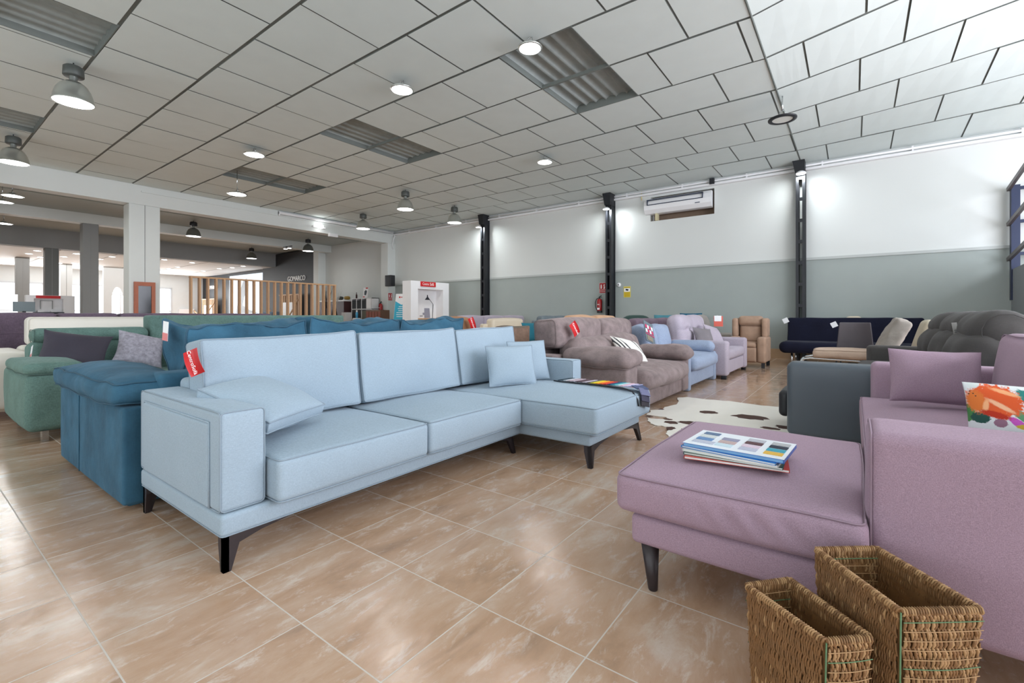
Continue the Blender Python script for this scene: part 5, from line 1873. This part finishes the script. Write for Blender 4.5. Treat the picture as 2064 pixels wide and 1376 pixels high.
def basket(name, label, corners, z1, seed):
    """rectangular basket woven from upright strands that cross over thin horizontal twine; corners = top rim, counter clockwise from above"""
    S = thing(name, label, 'basket', ((corners[0][0] + corners[2][0]) / 2, (corners[0][1] + corners[2][1]) / 2, 0), group='woven baskets')
    rr = random.Random(seed)
    mA, mB, mC = basket_mat()
    c = Vector(((corners[0][0] + corners[2][0]) / 2, (corners[0][1] + corners[2][1]) / 2, 0))
    top = [Vector((x, y, z1)) for x, y in corners]
    bot = [c + (Vector((p.x, p.y, 0)) - c) * .86 + Vector((0, 0, .004)) for p in top]
    walls = []
    wall_names = []
    for e in range(4):
        a1, b1_ = top[e], top[(e + 1) % 4]
        a0, b0 = bot[e], bot[(e + 1) % 4]
        L_ = (b1_ - a1).length
        nrm = (b1_ - a1).cross(Vector((0, 0, 1))).normalized()

        def Q(u, v):
            p_ = (a0 * (1 - u) + b0 * u) * (1 - v) + (a1 * (1 - u) + b1_ * u) * v
            return p_ + nrm * (.008 * math.sin(math.pi * v) * math.sin(math.pi * u))
        b = MB()
        # inner shell so that no light leaks
        b.mi = 0
        vs = []
        for u in (0, 1):
            for v in (0, 1):
                vs.append(Q(u, v) - nrm * .004)
        vs += [v - nrm * .003 for v in vs]
        b.add(vs, [(0, 1, 3, 2), (4, 6, 7, 5)], False)
        # strands: two crossing families of slanted reeds
        step = .0062 if e % 2 else .0085
        k = int(L_ / step)
        H = z1
        rows = max(6, int(H / .021))
        for i in range(-2, k + 3):
            for fam in (0, 1):
                for rw in range(rows):
                    v0 = rw / rows
                    v1 = (rw + 1.35) / rows
                    u0 = (i + (.0 if (rw + fam) % 2 else .5)) / k + rr.uniform(-.2, .2) / k
                    u1 = u0 + (1.0 if fam else -1.0) / k * rr.uniform(.35, .75)
                    if min(u0, u1) < .0 or max(u0, u1) > 1.0 or (rw + fam) % 2:
                        continue
                    v1 = min(v1, 1.0)
                    b.mi = 0 if rr.random() < (.93 if e % 2 else .6) else 1
                    for side in (1, -1):
                        o1 = nrm * (side * .0035 - (.003 if side < 0 else 0))
                        o2 = nrm * (side * rr.uniform(.0045, .0075) - (.003 if side < 0 else 0))
                        p0, p1, p2 = Q(u0, v0) + o1, Q((u0 + u1) / 2, (v0 + v1) / 2) + o2, Q(u1, v1) + o1
                        b.tube([p0, p1, p2], [.0018, .0033 if e % 2 else .0040, .0020], 4, cap=False)
        # horizontal twine every other row
        for rw in range(1, rows):
            v = rw / rows
            b.mi = 2 if rw % 5 == 3 else 1
            pts = [Q(j / 16, v) + nrm * .0085 for j in range(17)]
            if e % 2 == 0:
                b.tube(pts, .0013, 4, cap=False)
                pts = [Q(j / 16, v) - nrm * .012 for j in range(17)]
                b.tube(pts, .0013, 4, cap=False)
        build('wall', b, [mA, mB, mC], S)
    b = MB()
    for e in range(4):
        a1, b1_ = top[e], top[(e + 1) % 4]
        d = (b1_ - a1)
        m_ = int(d.length / .006)
        nrm = d.cross(Vector((0, 0, 1))).normalized()
        b.mi = 0
        b.tube([a1, (a1 + b1_) / 2 + Vector((0, 0, -.002)), b1_], .0052, 6)
        for i in range(m_):
            p_ = a1 + d * (i + .5) / m_
            b.mi = 0 if rr.random() < .5 else 1
            pts = []
            for q in range(6):
                an = R(-60 + 300 * q / 5)
                pts.append(p_ + nrm * math.cos(an) * .0075 + Vector((0, 0, math.sin(an) * .0075 - .0015)) + d.normalized() * (.004 * q / 5))
            b.tube(pts, .0027, 4, cap=False)
    build('rim', b, [mA, mB, mC], S)
    b = MB().box(-.5, .5, -.5, .5, 0, 1)
    vs = [b_ * .99 + Vector((0, 0, 0)) for b_ in bot] + [b_ * .99 + Vector((0, 0, .006)) for b_ in bot]
    b = MB().add(vs, [(3, 2, 1, 0), (4, 5, 6, 7)], False)
    build('bottom', b, mA, S)
    g = MB()
    for e in (0,):
        g.tube([bot[e] + (bot[e] - c).normalized() * .006, top[e] + (Vector((top[e].x, top[e].y, 0)) - c).normalized() * .006], .0018, 6)
    build('corner_twine', g, mC, S)
    return S


basket('tall_basket', 'larger rectangular woven basket against the mauve sofa arm', [(.083, 1.324), (.227, 1.438), (.053, 1.643), (-.083, 1.535)], .40, 1)
basket('tall_basket', 'smaller rectangular woven basket in front of the larger basket', [(-.050, 1.232), (.031, 1.307), (-.139, 1.463), (-.229, 1.362)], .33, 2)


# turn the lettering curves into plain meshes
dg = bpy.context.evaluated_depsgraph_get()
for o in [o for o in bpy.data.objects if o.type == 'FONT']:
    me = bpy.data.meshes.new_from_object(o.evaluated_get(dg))
    n = bpy.data.objects.new('lettering', me)
    COL.objects.link(n)
    n.parent = o.parent
    n.matrix_local = o.matrix_local.copy()
    bpy.data.objects.remove(o)
